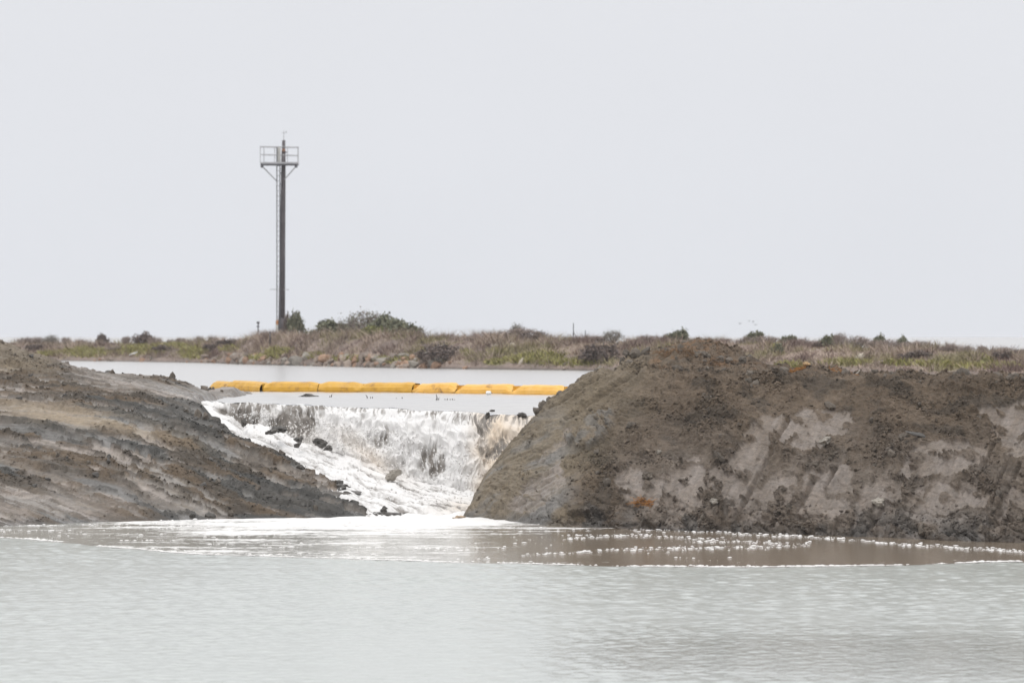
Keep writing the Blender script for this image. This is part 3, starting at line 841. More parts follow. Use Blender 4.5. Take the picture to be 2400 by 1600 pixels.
gray = np.clip(0.55 * fblob(930, 1130, 160, 14, 30) + 0.5 * fblob(900, 1180, 90, 14, 20) + 0.35 * fblob(1000, 1190, 60, 10), 0, 1) * sstep(-.1, .25, fbm(A2 * 1.5, B2 * 6, 3, 366))
foamB = foamB - 0.5 * gray
foamF = np.clip(foamW * wall + foamB * (1 - wall), 0, 1)
tan = np.clip(sstep(1075, 1150, pxf + 25 * tur) * wall + 0.55 * fblob(870, 1075, 90, 22, 35) + 0.6 * fblob(1080, 1195, 60, 16) + 0.3 * fblob(700, 1010, 60, 18, 30), 0, 1) * (0.75 + 0.4 * fbm(Xf * 1.5, L1 * 1.5, 3, 367))
hd = wall * ((1 - upper) * (0.09 * tur + 0.14 * tur0 + 0.10 * bil + 0.03 * lace + 0.018 * lace2 + 0.05 * foamF) + upper * (0.03 * str1 + 0.014 * str2))
hd += (1 - wall) * (0.075 * bedn + 0.03 * ridged(A2 * 2, B2 * 7, 3, 369) + 0.05 * fbm(Xf * 2.5, Yf * 2.5, 4, 371))
hd *= sstep(0.0, 0.10, Vf) * (0.15 + 0.85 * sstep(-7.9, -6.4, Xf))
hd += 0.06 * boil - 0.06 * thin * wall
# normals of the profile
ty, tz = np.gradient(Yf, axis=0), np.gradient(Zf, axis=0)
tl = np.hypot(ty, tz) + 1e-6
ny, nz_ = tz / tl, -ty / tl
sgn = np.where(nz_ < 0, -1, 1)
Yf2, Zf2 = Yf + hd * ny * sgn, Zf + hd * nz_ * sgn
fm, t, b = new_mat('white_water')
lk = t.links.new
af = N(t, 'Attribute', attribute_name='foam'); atn = N(t, 'Attribute', attribute_name='tan')
co = N(t, 'TexCoord'); nf = N(t, 'TexNoise', Scale=13.0, Detail=5.0, Roughness=0.62); fmp = N(t, 'Mapping'); fmp.inputs['Scale'].default_value = (1.0, 0.6, 0.5); lk(co.outputs['Object'], fmp.inputs['Vector']); lk(fmp.outputs[0], nf.inputs['Vector'])
nm = N(t, 'Math', operation='MULTIPLY_ADD'); lk(nf.outputs['Fac'], nm.inputs[0]); nm.inputs[1].default_value = 0.55; lk(af.outputs['Fac'], nm.inputs[2])
mr = N(t, 'MapRange'); mr.inputs['From Min'].default_value = 0.55; mr.inputs['From Max'].default_value = 0.98; lk(nm.outputs[0], mr.inputs['Value'])
mxc = N(t, 'MixRGB'); lk(atn.outputs['Fac'], mxc.inputs[0]); mxc.inputs[1].default_value = (0.71, 0.70, 0.69, 1); mxc.inputs[2].default_value = (0.66, 0.56, 0.45, 1)
fd = N(t, 'BsdfDiffuse'); lk(mxc.outputs[0], fd.inputs['Color'])
bf = N(t, 'Bump', Strength=0.7, Distance=0.03); lk(nf.outputs['Fac'], bf.inputs['Height']); lk(bf.outputs[0], fd.inputs['Normal']); lk(bf.outputs[0], b.inputs['Normal'])
b.inputs['Base Color'].default_value = (0.215, 0.195, 0.175, 1); b.inputs['Roughness'].default_value = 0.15; b.inputs['IOR'].default_value = 1.333
ms = N(t, 'MixShader'); lk(mr.outputs[0], ms.inputs[0]); lk(b.outputs[0], ms.inputs[1]); lk(fd.outputs[0], ms.inputs[2])
lk(ms.outputs[0], t.nodes['Material Output'].inputs['Surface'])
M_fall = fm
fall = add('waterfall', None, label='foaming white waterfall pouring through the breach into the pool', kind='structure', loc=(-3, 99, 0))
me = mesh_np('falling_water', np.stack([Xf + 3, Yf2 - 99, Zf2], -1).reshape(-1, 3), grid_faces(*Xf.shape),
             attrs={'foam': foamF.ravel(), 'tan': np.clip(tan, 0, 1).ravel()})
add('falling_water', me, M_fall, fall)

# ---- froth lumps and drops thrown off the fall
OCT = (np.array([[1, 0, 0], [-1, 0, 0], [0, 1, 0], [0, -1, 0], [0, 0, 1], [0, 0, -1]], float),
       np.array([[0, 2, 4], [2, 1, 4], [1, 3, 4], [3, 0, 4], [2, 0, 5], [1, 2, 5], [3, 1, 5], [0, 3, 5]]))
def scatter(shape, P_, S_, attrs, seed):
    V, F = shape
    n = len(P_)
    VV = V[None] * S_[:, None, :] + P_[:, None, :]
    FF = F[None] + (np.arange(n) * len(V))[:, None, None]
    return VV.reshape(-1, 3), FF.reshape(-1, F.shape[1]), {k: np.repeat(v, len(V), 0) for k, v in attrs.items()}
wd = (wall * sstep(0.35, 0.7, hrel) * (0.4 + foamF) * (hW[None] > 0.3)) + 0.25 * (1 - wall) * (pyf > 1000) * (Vf < 1.55)
idx = pick(wd, 3800, 23)
r = np.random.RandomState(24)
pos = np.stack([Xf + 3, Yf2 - 99, Zf2], -1).reshape(-1, 3)[idx]
off = r.exponential(0.07, len(idx))
pos = pos + np.stack([r.normal(0, 0.03, len(idx)), -off, off * 0.25 + r.normal(0, .02, len(idx))], -1)
sz = (0.007 + 0.022 * r.power(0.4, len(idx)))[:, None] * np.stack([r.uniform(.7, 1.1, len(idx)), r.uniform(.7, 1.1, len(idx)), r.uniform(.8, 2.0, len(idx))], -1)
V_, F_, at_ = scatter(OCT, pos, sz, {'foam': np.ones(len(idx)), 'tan': np.clip(tan, 0, 1).ravel()[idx]}, 1)
add('spray', mesh_np('spray', V_, F_, True, at_), M_fall, fall, kind='stuff')

# ---- flecks and rafts of foam drifting on the pool
DOME = (np.array([[1, 0, 0], [.5, .87, 0], [-.5, .87, 0], [-1, 0, 0], [-.5, -.87, 0], [.5, -.87, 0], [.5, 0, .8], [-.25, .43, .8], [-.25, -.43, .8]], float),
        np.array([[0, 1, 6], [1, 7, 6], [1, 2, 7], [2, 3, 7], [3, 8, 7], [3, 4, 8], [4, 5, 8], [5, 6, 8], [5, 0, 6], [6, 7, 8]]))
r = np.random.RandomState(31)
n = 60000
qx = r.uniform(-150, 2600, n); fd_ = np.interp(qx, front_px, fr_d)
shore = np.interp(qx, [-150, 0, 350, 860, 1160, 1300, 1600, 2000, 2400, 2600], [89.8, 90.6, 93.4, 94.8, 94.4, 90.6, 88.4, 86.0, 83.2, 81.5])
yy = fd_ + (shore - fd_) * r.rand(n) ** 1.0
xx = (qx - 1200) / F_PX * yy
fl2 = np.interp(qx, front_px, fr_d) + 0.25 * fbm(xx * 0.9, yy * 0.3, 3, 301)
pyq = HORIZON + 4e4 / yy
st = fbm(xx * 0.35, yy * 1.6, 4, 401) + 0.35 * fbm(xx * 1.5, yy * 4, 3, 403)
left = sstep(1350, 1150, qx)
bias = 0.12 * left - 0.62 * sstep(1650, 1900, qx) - 0.18
keepp = sstep(0.14, 0.42, st + bias) * (0.3 + 0.9 * sstep(-0.2, 0.3, fbm(xx * 0.25 + 3, yy * 0.5, 3, 404)))
# drifting lines
for pts in ([(1480, 1240), (1600, 1243), (1750, 1251), (1950, 1262), (2200, 1281), (2420, 1294), (2600, 1302)], [(1220, 1303), (1400, 1290), (1560, 1285), (1760, 1283), (1900, 1276)], [(1330, 1262), (1500, 1254), (1700, 1268), (1850, 1275)]):
    ly_ = np.interp(qx, [p[0] for p in pts], [p[1] for p in pts], left=-1, right=-1)
    keepp = np.maximum(keepp, 0.9 * np.exp(-((pyq - ly_ + 3 * fbm(xx * 1.3, xx * 0, 3, 405)) / (3.0 + 2 * st)) ** 2) * (ly_ > 0))
dense = np.exp(-(((xx + 1.6) / 2.9) ** 2 + ((yy - 95.6) / 2.3) ** 2))
ok = (yy > fl2) & (r.rand(n) < keepp * 0.55 * (1 - dense))
# front line
m_ = 5000
q2 = r.uniform(-150, 2600, m_)
d2 = np.interp(q2, front_px, fr_d)
x2 = (q2 - 1200) / F_PX * d2
d2 = d2 + 0.25 * fbm(x2 * 0.9, d2 * 0.3, 3, 301) + np.abs(r.normal(0, 0.10 + 0.0 * q2, m_)) * (0.5 + np.abs(fbm(x2 * .8, x2 * 0 + 4, 2, 407)) * 3)
ok2 = r.rand(m_) < 0.85 * sstep(-0.35, 0.1, fbm(x2 * 0.9, x2 * 0 + 9, 3, 409))
xs = np.concatenate([xx[ok], x2[ok2]]); ys = np.concatenate([yy[ok], d2[ok2]])
k = len(xs)
s1 = 0.006 + 0.034 * r.power(0.22, k)
S3 = np.stack([s1 * r.uniform(0.8, 1.9, k), s1 * r.uniform(0.8, 1.6, k), np.minimum(s1 * r.uniform(0.35, 0.7, k), 0.03)], -1)
V_, F_, at_ = scatter(DOME, np.stack([xs, ys, np.full(k, 0.008)], -1), S3, {'foam': np.ones(k), 'tan': np.full(k, 0.05)}, 2)
foam_o = add('foam', mesh_np('foam', V_, F_, True, at_), M_fall, kind='stuff', label='white foam flecks drifting on the muddy edge of the pool', cat='foam')
print('clods, foam', k)
#--PART3
# ================================================================== FAR BANK
sh_px = [-500, 100, 300, 500, 560, 700, 900, 1100, 1400, 1800, 2400, 2900]
sh_d = [312, 291, 281, 264, 252, 240, 223, 213, 204, 190, 172, 160]
tp_px = [-500, 0, 300, 480, 540, 600, 700, 900, 1000, 1200, 1400, 1700, 1850, 2100, 2400, 2900]
tp_z = [3.4, 3.42, 3.45, 3.5, 3.65, 3.85, 3.95, 3.9, 3.8, 3.75, 3.62, 3.6, 3.5, 3.35, 3.08, 2.9]
def shore_d(q): return np.interp(q, sh_px, sh_d)
def far_z(q, s):
    q = np.asarray(q, float); s = np.asarray(s, float)
    y = shore_d(q) + s; x = (q - 1200) / F_PX * y
    top = np.interp(q, tp_px, tp_z) - 2.35
    rise = 0.30 * sstep(-0.4, 1.6, s) + 0.70 * sstep(1.0, 9.5, s)
    z = 2.35 + top * rise * (1 - sstep(26, 42, s)) - 0.5 * sstep(0.2, -1.5, s) - 0.6 * sstep(38, 48, s)
    z = z + 0.13 * fbm(x * 0.30, y * 0.30, 4, 501) * sstep(0.3, 3, s) + 0.05 * fbm(x * 1.2, y * 1.2, 3, 503) * sstep(0, 1, s)
    return x, y, z
q_ = np.linspace(-450, 2850, 700); s_ = np.concatenate([np.linspace(-2, 14, 70), np.linspace(14.5, 50, 35)])
Q, Sg = np.meshgrid(q_, s_)
X, Y, Z = far_z(Q, Sg)
greenm = np.zeros(X.shape)
GREEN = [(205, 826, 70, 11), (120, 830, 30, 6), (330, 822, 65, 12), (620, 838, 40, 6), (840, 842, 60, 6), (1230, 845, 60, 7), (1850, 858, 40, 6), (2240, 858, 60, 6), (455, 828, 38, 14), (400, 812, 40, 6), (655, 826, 36, 12), (742, 834, 22, 7), (930, 845, 50, 7), (1000, 838, 26, 9), (1090, 828, 20, 9), (1170, 824, 22, 5),
         (1270, 835, 60, 8), (1330, 850, 60, 8), (1160, 850, 30, 6), (1980, 852, 60, 6), (2110, 853, 50, 5), (2180, 856, 40, 5), (2310, 846, 18, 8), (2340, 860, 60, 6), (1420, 790, 14, 8), (540, 818, 25, 6), (1820, 815, 10, 12)]
pxg, pyg = to_px(X, Y, Z)
for gx, gy, gw, gh in GREEN:
    greenm = np.maximum(greenm, np.exp(-(((pxg - gx) / gw) ** 2 + ((pyg - gy) / gh) ** 2)))
c = lerp3((0.230, 0.178, 0.150), (0.180, 0.142, 0.122), sstep(-0.3, 0.3, fbm(X * 0.4, Y * 0.25, 4, 505)))
sandy = np.clip(np.exp(-(((pxg - 1950) / 130) ** 2 + ((pyg - 834) / 14) ** 2)) + 0.7 * np.exp(-(((pxg - 1300) / 70) ** 2 + ((pyg - 818) / 10) ** 2)), 0, 1)
c = lerp3(c, np.broadcast_to((0.31, 0.235, 0.18), c.shape), 0.8 * sandy)
c = lerp3(c, np.broadcast_to((0.20, 0.19, 0.06), c.shape), 0.75 * sstep(0.3, 0.7, greenm))
c = lerp3(c, np.broadcast_to((0.085, 0.072, 0.062), c.shape), sstep(0.5, 0.1, Sg))
me = mesh_np('far_bank', np.stack([X, Y, Z], -1).reshape(-1, 3), grid_faces(*X.shape), attrs={'Col': np.clip(c, .01, 1).reshape(-1, 3), 'Rgh': np.full(X.size, 0.95)})
far = add('far_bank', me, M_far, label='low brown levee across the upper pond under dry brush', kind='structure')

def blades(base, hgt, wid, lean, col, seed):
    r = np.random.RandomState(seed)
    n = len(base)
    a = r.uniform(0, 6.28, n)
    wv = np.stack([np.cos(a), np.sin(a), np.zeros(n)], -1) * wid[:, None] * 0.5
    tip = base + np.stack([r.normal(0, 1, n) * lean * hgt, r.normal(0, 1, n) * lean * hgt, hgt], -1)
    V = np.stack([base - wv, base + wv, tip], 1).reshape(-1, 3)
    return V, np.arange(n * 3).reshape(-1, 3), {'Col': np.repeat(col, 3, 0)}
r = np.random.RandomState(51)
n = 185000
q = r.uniform(-440, 2780, n); s = 0.3 + 15.5 * r.rand(n) ** 0.85
x, y, z = far_z(q, s)
pq, pyq = to_px(x, y, z)
gm = np.zeros(n)
for gx, gy, gw, gh in GREEN: gm = np.maximum(gm, np.exp(-(((pq - gx) / gw) ** 2 + ((pyq - gy) / gh) ** 2)))
sd = np.exp(-(((pq - 1950) / 130) ** 2 + ((pyq - 834) / 14) ** 2))
cov = sstep(-0.7, -0.1, fbm(x * 0.6, y * 0.4, 3, 511)) * (1 - 0.95 * sstep(0.2, 0.5, gm)) * (1 - 0.7 * sd) * sstep(0.1, 1.4, s)
k = r.rand(n) < cov
hv = (0.16 + 0.40 * r.rand(n) ** 1.6) * (0.35 + 1.3 * sstep(-0.3, 0.5, fbm(x * 0.5, y * 0.35, 4, 513))) * (0.75 + 0.15 * sstep(560, 640, q) * sstep(1500, 1300, q))
pal = np.array([(0.34, 0.262, 0.212), (0.29, 0.222, 0.18), (0.40, 0.315, 0.25), (0.23, 0.175, 0.145), (0.31, 0.25, 0.18)])
cv = pal[r.randint(0, 5, n)] * r.uniform(0.8, 1.2, (n, 1)) * (0.85 + 0.3 * sstep(-.3, .3, fbm(x * 0.3, y * 0.3, 3, 515)))[:, None]
kind_ = fbm(x * 0.35 + 40, y * 0.3, 4, 516)
cv = np.where((kind_ > 0.22)[:, None], np.array([0.265, 0.228, 0.125]) * r.uniform(0.75, 1.2, (n, 1)), cv)
cv = np.where((kind_ < -0.25)[:, None], np.array([0.175, 0.118, 0.098]) * r.uniform(0.75, 1.2, (n, 1)), cv)
V_, F_, at_ = blades(np.stack([x, y, z - 0.03], -1)[k], hv[k], r.uniform(0.025, 0.07, k.sum()), 0.75, cv[k], 52)
add('dry_brush', mesh_np('dry_brush', V_, F_, False, at_), M_brush, kind='stuff', label='mauve brown dry brush covering the far bank', cat='brush')
# low green ground cover
n = 160000
q = r.uniform(-250, 2650, n); s = 0.6 + 11 * r.rand(n)
x, y, z = far_z(q, s)
pq, pyq = to_px(x, y, z)
gm = np.zeros(n)
for gx, gy, gw, gh in GREEN: gm = np.maximum(gm, np.exp(-(((pq - gx) / gw) ** 2 + ((pyq - gy) / gh) ** 2)))
k = r.rand(n) < sstep(0.25, 0.7, gm + 0.25 * fbm(x, y, 3, 517))
pal = np.array([(0.29, 0.275, 0.075), (0.25, 0.245, 0.075), (0.34, 0.31, 0.10), (0.22, 0.195, 0.09), (0.29, 0.225, 0.13)])
cv = pal[r.randint(0, 5, n)] * r.uniform(0.75, 1.15, (n, 1))
V_, F_, at_ = blades(np.stack([x, y, z - 0.02], -1)[k], r.uniform(0.08, 0.30, k.sum()), r.uniform(0.06, 0.13, k.sum()), 0.8, cv[k], 53)
add('green_groundcover', mesh_np('green_groundcover', V_, F_, False, at_), M_brush, kind='stuff', label='lime green ground cover in patches on the far bank', cat='ground cover')

# ---- shrubs
M_stem = flat_mat('twig', (0.17, 0.13, 0.11), 0.9, 0.3, 3.0, 0.2)
def shrub_meshes(kind, seed):
    r = np.random.RandomState(seed)
    st = MB()
    tips = []
    spec = {'dry': (44, 0.9, 2200, [(0.285, 0.228, 0.20), (0.24, 0.19, 0.168), (0.33, 0.268, 0.228)], 0.042, 0.10),
            'dark': (26, 0.95, 2400, [(0.15, 0.115, 0.10), (0.18, 0.135, 0.11), (0.12, 0.097, 0.088)], 0.06, 0.09),
            'green': (24, 0.95, 2200, [(0.145, 0.150, 0.092), (0.115, 0.120, 0.078), (0.18, 0.175, 0.11)], 0.08, 0.09),
            'lime': (20, 0.95, 2000, [(0.20, 0.21, 0.06), (0.17, 0.17, 0.06), (0.24, 0.23, 0.08)], 0.06, 0.07),
            'bare': (40, 0.95, 1300, [(0.17, 0.15, 0.11), (0.14, 0.14, 0.09), (0.20, 0.165, 0.14)], 0.045, 0.09)}[kind]
    nb, spread, nl, pal, ls, jit = spec
    for i in range(nb):
        a = r.uniform(0, 6.28); rr = spread * math.sqrt(r.rand()); hh = math.sqrt(max(0.05, 1 - (rr / 1.02) ** 2)) * r.uniform(0.72, 1.0)
        tip = np.array([rr * math.cos(a), rr * math.sin(a), hh])
        mid = tip * np.array([0.55, 0.55, 0.5]) + r.normal(0, 0.05, 3)
        rt = np.array([0.06 * math.cos(a), 0.06 * math.sin(a), -0.06])
        st.tube([rt, mid, tip], [0.022, 0.014, 0.005], 4, cap=False)
        tips.append((mid, tip))
        for j in range(3):
            f = r.uniform(0.2, 0.9); b0 = mid + (tip - mid) * f
            b1 = b0 + r.normal(0, 1, 3) * np.array([0.14, 0.14, 0.10]) + np.array([0, 0, 0.08])
            st.tube([b0, b1], [0.008, 0.003], 3, cap=False)
            tips.append((b0, b1))
    T = np.array([t_[1] for t_ in tips]); M0 = np.array([t_[0] for t_ in tips])
    k = r.randint(0, len(T), nl)
    f = r.uniform(0.15 if kind in ('dark', 'green', 'lime') else 0.55, 1.05, nl)[:, None]
    p = M0[k] + (T[k] - M0[k]) * f + r.normal(0, jit, (nl, 3))
    p[:, 2] = np.maximum(p[:, 2], 0.02)
    d1 = r.normal(0, 1, (nl, 3)); d1 /= np.linalg.norm(d1, axis=1)[:, None]
    d2 = r.normal(0, 1, (nl, 3)); d2 -= d1 * (d1 * d2).sum(1)[:, None]; d2 /= np.linalg.norm(d2, axis=1)[:, None]
    L_ = ls * r.uniform(0.7, 1.5, nl)[:, None]; W_ = L_ * (0.35 if kind in ('dry', 'bare') else 0.6)
    V = np.stack([p - d1 * L_, p + d2 * W_, p + d1 * L_, p - d2 * W_], 1).reshape(-1, 3)
    F = np.arange(nl * 4).reshape(-1, 4)
    cl_ = np.array(pal)[r.randint(0, len(pal), nl)] * r.uniform(0.8, 1.2, (nl, 1))
    fm_ = mesh_np('foliage', V, F, False, {'Col': np.repeat(cl_, 4, 0)}); fm_.materials.append(M_brush)
    sm_ = st.mesh('stems'); sm_.materials.append(M_stem)
    return sm_, fm_
SHR = {k: [shrub_meshes(k, 60 + 7 * i + j) for j in range(3)] for i, k in enumerate(('dry', 'dark', 'green', 'lime', 'bare'))}
rs_ = np.random.RandomState(77)
def shrub(q, wpx, top_py, kind, s=12.0, label=None, group=None, cat='shrub', name='shrub'):
    x, y, z = (float(v) for v in far_z(q, s))
    hgt = max(0.25, CAM_Z - (top_py - HORIZON) / F_PX * y - z)
    wid = wpx / F_PX * y / 2 * 1.05
    o = add(name, None, label=label, cat=cat, group=group, loc=(x, y, z))
    o.rotation_euler = (0, 0, rs_.uniform(0, 6.28))
    sm_, fm_ = SHR[kind][rs_.randint(3)]
    for nm, m_ in (('stems', sm_), ('foliage', fm_)):
        c_ = add(nm, m_, None, o)
        c_.scale = (wid, wid, hgt)
    return o
gL, gR, gG = 'dry shrubs along the left skyline of the far bank', 'dry shrubs on the far bank above the berm', 'green shrubs on the far bank above the berm'
lL, lR, lG = 'small dry twiggy shrub on the skyline left of the tower', 'greyish dry twiggy shrub on the bank beyond the right berm', 'small grey green shrub on the bank beyond the right berm'
shrub(120, 46, 784, 'bare', 12, 'open greenish twiggy shrub on the left skyline above the soil heap')
shrub(240, 34, 783, 'dark', 12, 'lone rounded dark brown shrub on the skyline, far left')
shrub(336, 56, 778, 'dark', 12, 'tall dark bushy shrub on the left skyline above the white driftwood')
ORD = 'first second third fourth fifth sixth seventh eighth ninth tenth eleventh twelfth thirteenth fourteenth fifteenth sixteenth seventeenth eighteenth nineteenth twentieth'.split()
for i_, a in enumerate(sorted(((60, 60, 790), (90, 30, 788), (155, 30, 789), (298, 36, 787), (365, 40, 789), (190, 50, 796), (425, 36, 790), (468, 26, 786), (498, 26, 786), (405, 30, 795)))):
    shrub(*a, 'dry', 11.5, ORD[i_] + ' small dry twiggy shrub from the left picture edge on the skyline', gL)
shrub(545, 90, 795, 'dark', 8, 'dark brown shrub mass on the slope just left of the tower mound')
shrub(500, 60, 806, 'dark', 6, 'dark brown shrub above the left end of the riprap')
shrub(385, 60, 808, 'dark', 5, 'dark shrub between two lime green patches on the left bank')
shrub(270, 60, 812, 'dry', 6, 'broad dry shrub low on the left bank')
shrub(85, 70, 806, 'dark', 6, 'dark low shrub on the bank right of the soil heap')
shrub(692, 44, 734, 'green', 20, 'dark green wind clipped shrub right beside the tower pole')
shrub(675, 26, 736, 'dark', 19, 'narrow dark shrub pressed against the tower pole')
shrub(775, 110, 752, 'green', 18, 'low rounded green shrub at the left of the clump behind the mound')
shrub(822, 80, 739, 'bare', 19, 'half bare leaning shrub left of the tallest twiggy one')
shrub(858, 120, 727, 'bare', 20, 'tallest bare twiggy shrub in the clump right of the tower')
shrub(908, 100, 742, 'green', 18, 'olive shrub right of the tallest twiggy one')
shrub(885, 100, 760, 'lime', 15, 'yellowish green bush at the foot of the twiggy clump')
shrub(950, 90, 756, 'green', 17, 'rounded green shrub at the right end of the clump')
shrub(986, 24, 766, 'bare', 15, 'tiny upright sprig right of the green clump')
shrub(1032, 112, 804, 'dark', 1.6, 'large dark brown dome shaped shrub low on the far bank')
shrub(1225, 120, 768, 'dry', 13, 'broad dry shrub mass behind the pale round rock')
shrub(1212, 44, 757, 'bare', 15, 'sparse dark sprigs topping the broad dry shrub')
shrub(1262, 44, 775, 'dark', 14, 'small brown shrub right of the sparse dark sprigs')
shrub(1402, 104, 802, 'dark', 1.8, 'dark reddish brown shrub beside the berm slope')
shrub(1395, 70, 786, 'dry', 12, 'dry brown shrub right of the two thin poles')
shrub(1436, 60, 773, 'bare', 13, 'open shrub with grey green sprays just left of the berm peak')
shrub(1342, 50, 788, 'dry', 13, 'dry shrub at the foot of the thin pole')
shrub(1130, 90, 788, 'dry', 12, 'low dry shrub left of the pale round rock')
shrub(1050, 100, 782, 'dry', 13, 'wide dry shrub on the top right of the mound')
for i_, a in enumerate(sorted(((1520, 70, 784), (1640, 90, 790), (1790, 90, 786), (1700, 60, 792), (1870, 70, 793), (1910, 70, 797), (2010, 74, 786), (2085, 66, 794), (2160, 80, 797), (2225, 56, 804), (2262, 48, 808), (2300, 40, 808), (2350, 60, 812), (2130, 70, 800), (2050, 60, 796), (1970, 44, 779), (2400, 70, 818), (1555, 60, 790), (1745, 60, 788)), reverse=True)):
    shrub(*a, 'dry', 12, ORD[i_] + ' greyish dry shrub from the right picture edge beyond the berm', gR)
for i_, a in enumerate(sorted(((1590, 56, 774), (1562, 26, 782), (1770, 54, 775), (1850, 54, 785), (1945, 56, 783), (2060, 40, 787), (2116, 34, 790)), reverse=True)):
    shrub(*a, 'green', 13, ORD[i_] + ' grey green shrub from the right on the bank beyond the berm', gG)
shrub(1822, 34, 806, 'green', 6, 'upright bright green shrub in the gap beside the berm crest pile')
shrub(2372, 100, 820, 'dark', 8, 'dark brown spreading shrub at the right picture edge')
shrub(2150, 86, 822, 'dark', 6, 'darker rounded shrub low on the right bank above yellow green cover')
shrub(2310, 24, 838, 'lime', 5, 'small yellow green bush low on the right bank')

# ---- riprap
M_rock = flat_mat('riprap_stone', (0.26, 0.205, 0.165), 0.85, 0.3, 2.5, 0.5, per_object=0.35, col2=(0.16, 0.13, 0.11))
M_rock_o = flat_mat('orange_stone', (0.29, 0.185, 0.125), 0.85, 0.25, 2.5, 0.5, per_object=0.2)
M_rock_g = flat_mat('grey_stone', (0.255, 0.232, 0.20), 0.85, 0.3, 2.5, 0.5, per_object=0.25)
M_rock_p = flat_mat('pale_stone', (0.43, 0.38, 0.31), 0.85, 0.25, 3.0, 0.5)
RK = [lump(90 + i, ICO2, 0.34, 0.75) for i in range(5)]
RM = {k: [mesh_np('boulder', V, F, False) for V, F in RK] for k in 'tog'}
for k, m_ in (('t', M_rock), ('o', M_rock_o), ('g', M_rock_g)):
    for me_ in RM[k]: me_.materials.append(m_)
r = np.random.RandomState(81)
lb = {'t': 'tan boulder in the riprap along the far waterline', 'o': 'orange brown boulder in the riprap along the far waterline', 'g': 'grey boulder in the riprap along the far waterline'}
def rock(q, s, size, k, label=None, group=None, lift=0.15, name='boulder', me=None, scl=None, rot=None):
    x, y, z = (float(v) for v in far_z(q, s))
    o = add(name, me or RM[k][r.randint(5)], None, label=label, cat='rock', group=group, loc=(x, y, max(z, POND) + lift * size))
    o.scale = scl or tuple(size * r.uniform(0.75, 1.3, 3))
    o.rotation_euler = rot or tuple(r.uniform(-0.5, 0.5, 2)) + (r.uniform(0, 6.28),)
    return o
for i in range(130):
    q = r.uniform(475, 1010) if i < 95 else r.uniform(90, 1420)
    k = 'ttog'[r.randint(4)]
    rock(q, -0.1 + 2.3 * r.rand() ** 1.3, r.uniform(0.14, 0.36) if i < 95 else r.uniform(0.10, 0.22), k, lb[k], {'t': 'tan riprap', 'o': 'orange riprap', 'g': 'grey riprap'}[k])
rock(1022, 0.2, 0.5, 'o', 'large orange domed boulder at the far waterline below the dark shrub')
rock(1026, 1.2, 0.62, 'g', 'big greyish boulder behind the orange dome at the far waterline')
rock(700, 0.4, 0.48, 'g', 'broad dark grey boulder at the waterline below the lime green patch')
def special_rock(q, py_, d_in, me, mat, name, label, scl, rot):
    x, y, z = (float(v) for v in far_z(q, d_in))
    me.materials.append(mat)
    o = add(name, me, None, label=label, cat='rock', loc=(x, y, CAM_Z - (py_ - HORIZON) / F_PX * y))
    o.scale, o.rotation_euler = scl, rot
    return o
V, F = lump(120, ICO3, 0.12, 0.9)
special_rock(1205, 814, 7, mesh_np('round_rock', V, F), M_rock_p, 'round_rock', 'pale round rock face standing on the far bank', (.27, .16, .30), (0.2, 0.3, 0.2))
V, F = lump(121, ICO3, 0.2, 0.7)
special_rock(1165, 813, 7, mesh_np('pale_rock', V, F), M_rock_p, 'pale_rock', 'smaller pale rock left of the round one on the far bank', (.24, .16, .2), (0.1, 0.5, 0))
V, F = lump(122, ICO2, 0.25, 0.9)
special_rock(1221, 850, 1.2, mesh_np('pointed_rock', V, F), M_rock_p, 'pointed_rock', 'pointed tan rock at the waterline below the pale round rock', (.16, .15, .30), (0.0, 0.35, 0))
V, F = lump(123, ICO2, 0.2, 0.8)
special_rock(568, 845, 0.4, mesh_np('leaning_slab', V, F), M_rock_g, 'leaning_slab', 'grey green slab leaning at the left end of the riprap', (.22, .14, .40), (0.0, 0.5, 0))
V, F = lump(124, ICO2, 0.2, 0.8)
special_rock(2020, 843, 5.0, mesh_np('pale_slab', V, F), M_rock_p, 'pale_slab', 'pale slab showing over the berm crest on the right bank', (.30, .2, .34), (0.0, 0.7, 0))
mb = MB().tube([(-.28, 0, -.06), (-.1, 0, .02), (.08, .02, .05), (.27, 0, .16)], [.03, .055, .05, .02], 7).tube([(.05, .02, .05), (.12, .02, .18)], [.03, .01], 6)
M_white = flat_mat('bleached_white', (0.72, 0.72, 0.70), 0.6, 0.12, 8.0, 0.2)
x, y, z = (float(v) for v in far_z(313, 2.6))
add('driftwood', mb.mesh('driftwood', True), M_white, label='bleached white driftwood on green cover of the left bank', cat='driftwood', loc=(x, y, z + 0.14))

# ================================================================== TOWER
M_pole = flat_mat('weathered_steel', (0.085, 0.074, 0.078), 0.75, 0.3, 1.6, 0.3)
M_galv = flat_mat('galvanised_steel', (0.38, 0.38, 0.39), 0.55, 0.2, 2.0, 0.1, metallic=0.2)
M_lad = flat_mat('ladder_steel', (0.10, 0.10, 0.11), 0.6, 0.2, 2.0, 0.1)
M_pale = flat_mat('pale_cabinet', (0.52, 0.51, 0.48), 0.6, 0.15, 3.0, 0.1)
TY = 264.0; k_ = TY / F_PX
tx = lambda q: (q - 660.0) * k_
tz = lambda qy: (HORIZON - qy) * k_ + CAM_Z
x0, _, _ = P(660, 0, TY)
zt = float(far_z(660, TY - shore_d(660))[2]) - 0.1
tower = add('platform_mast', None, label='tall dark steel mast with railed platform and ladder on the mound', cat='mast', loc=(float(x0), TY, zt))
H = lambda qy: tz(qy) - zt
lean = lambda qy: (760 - qy) / 435 * 5.0 * k_
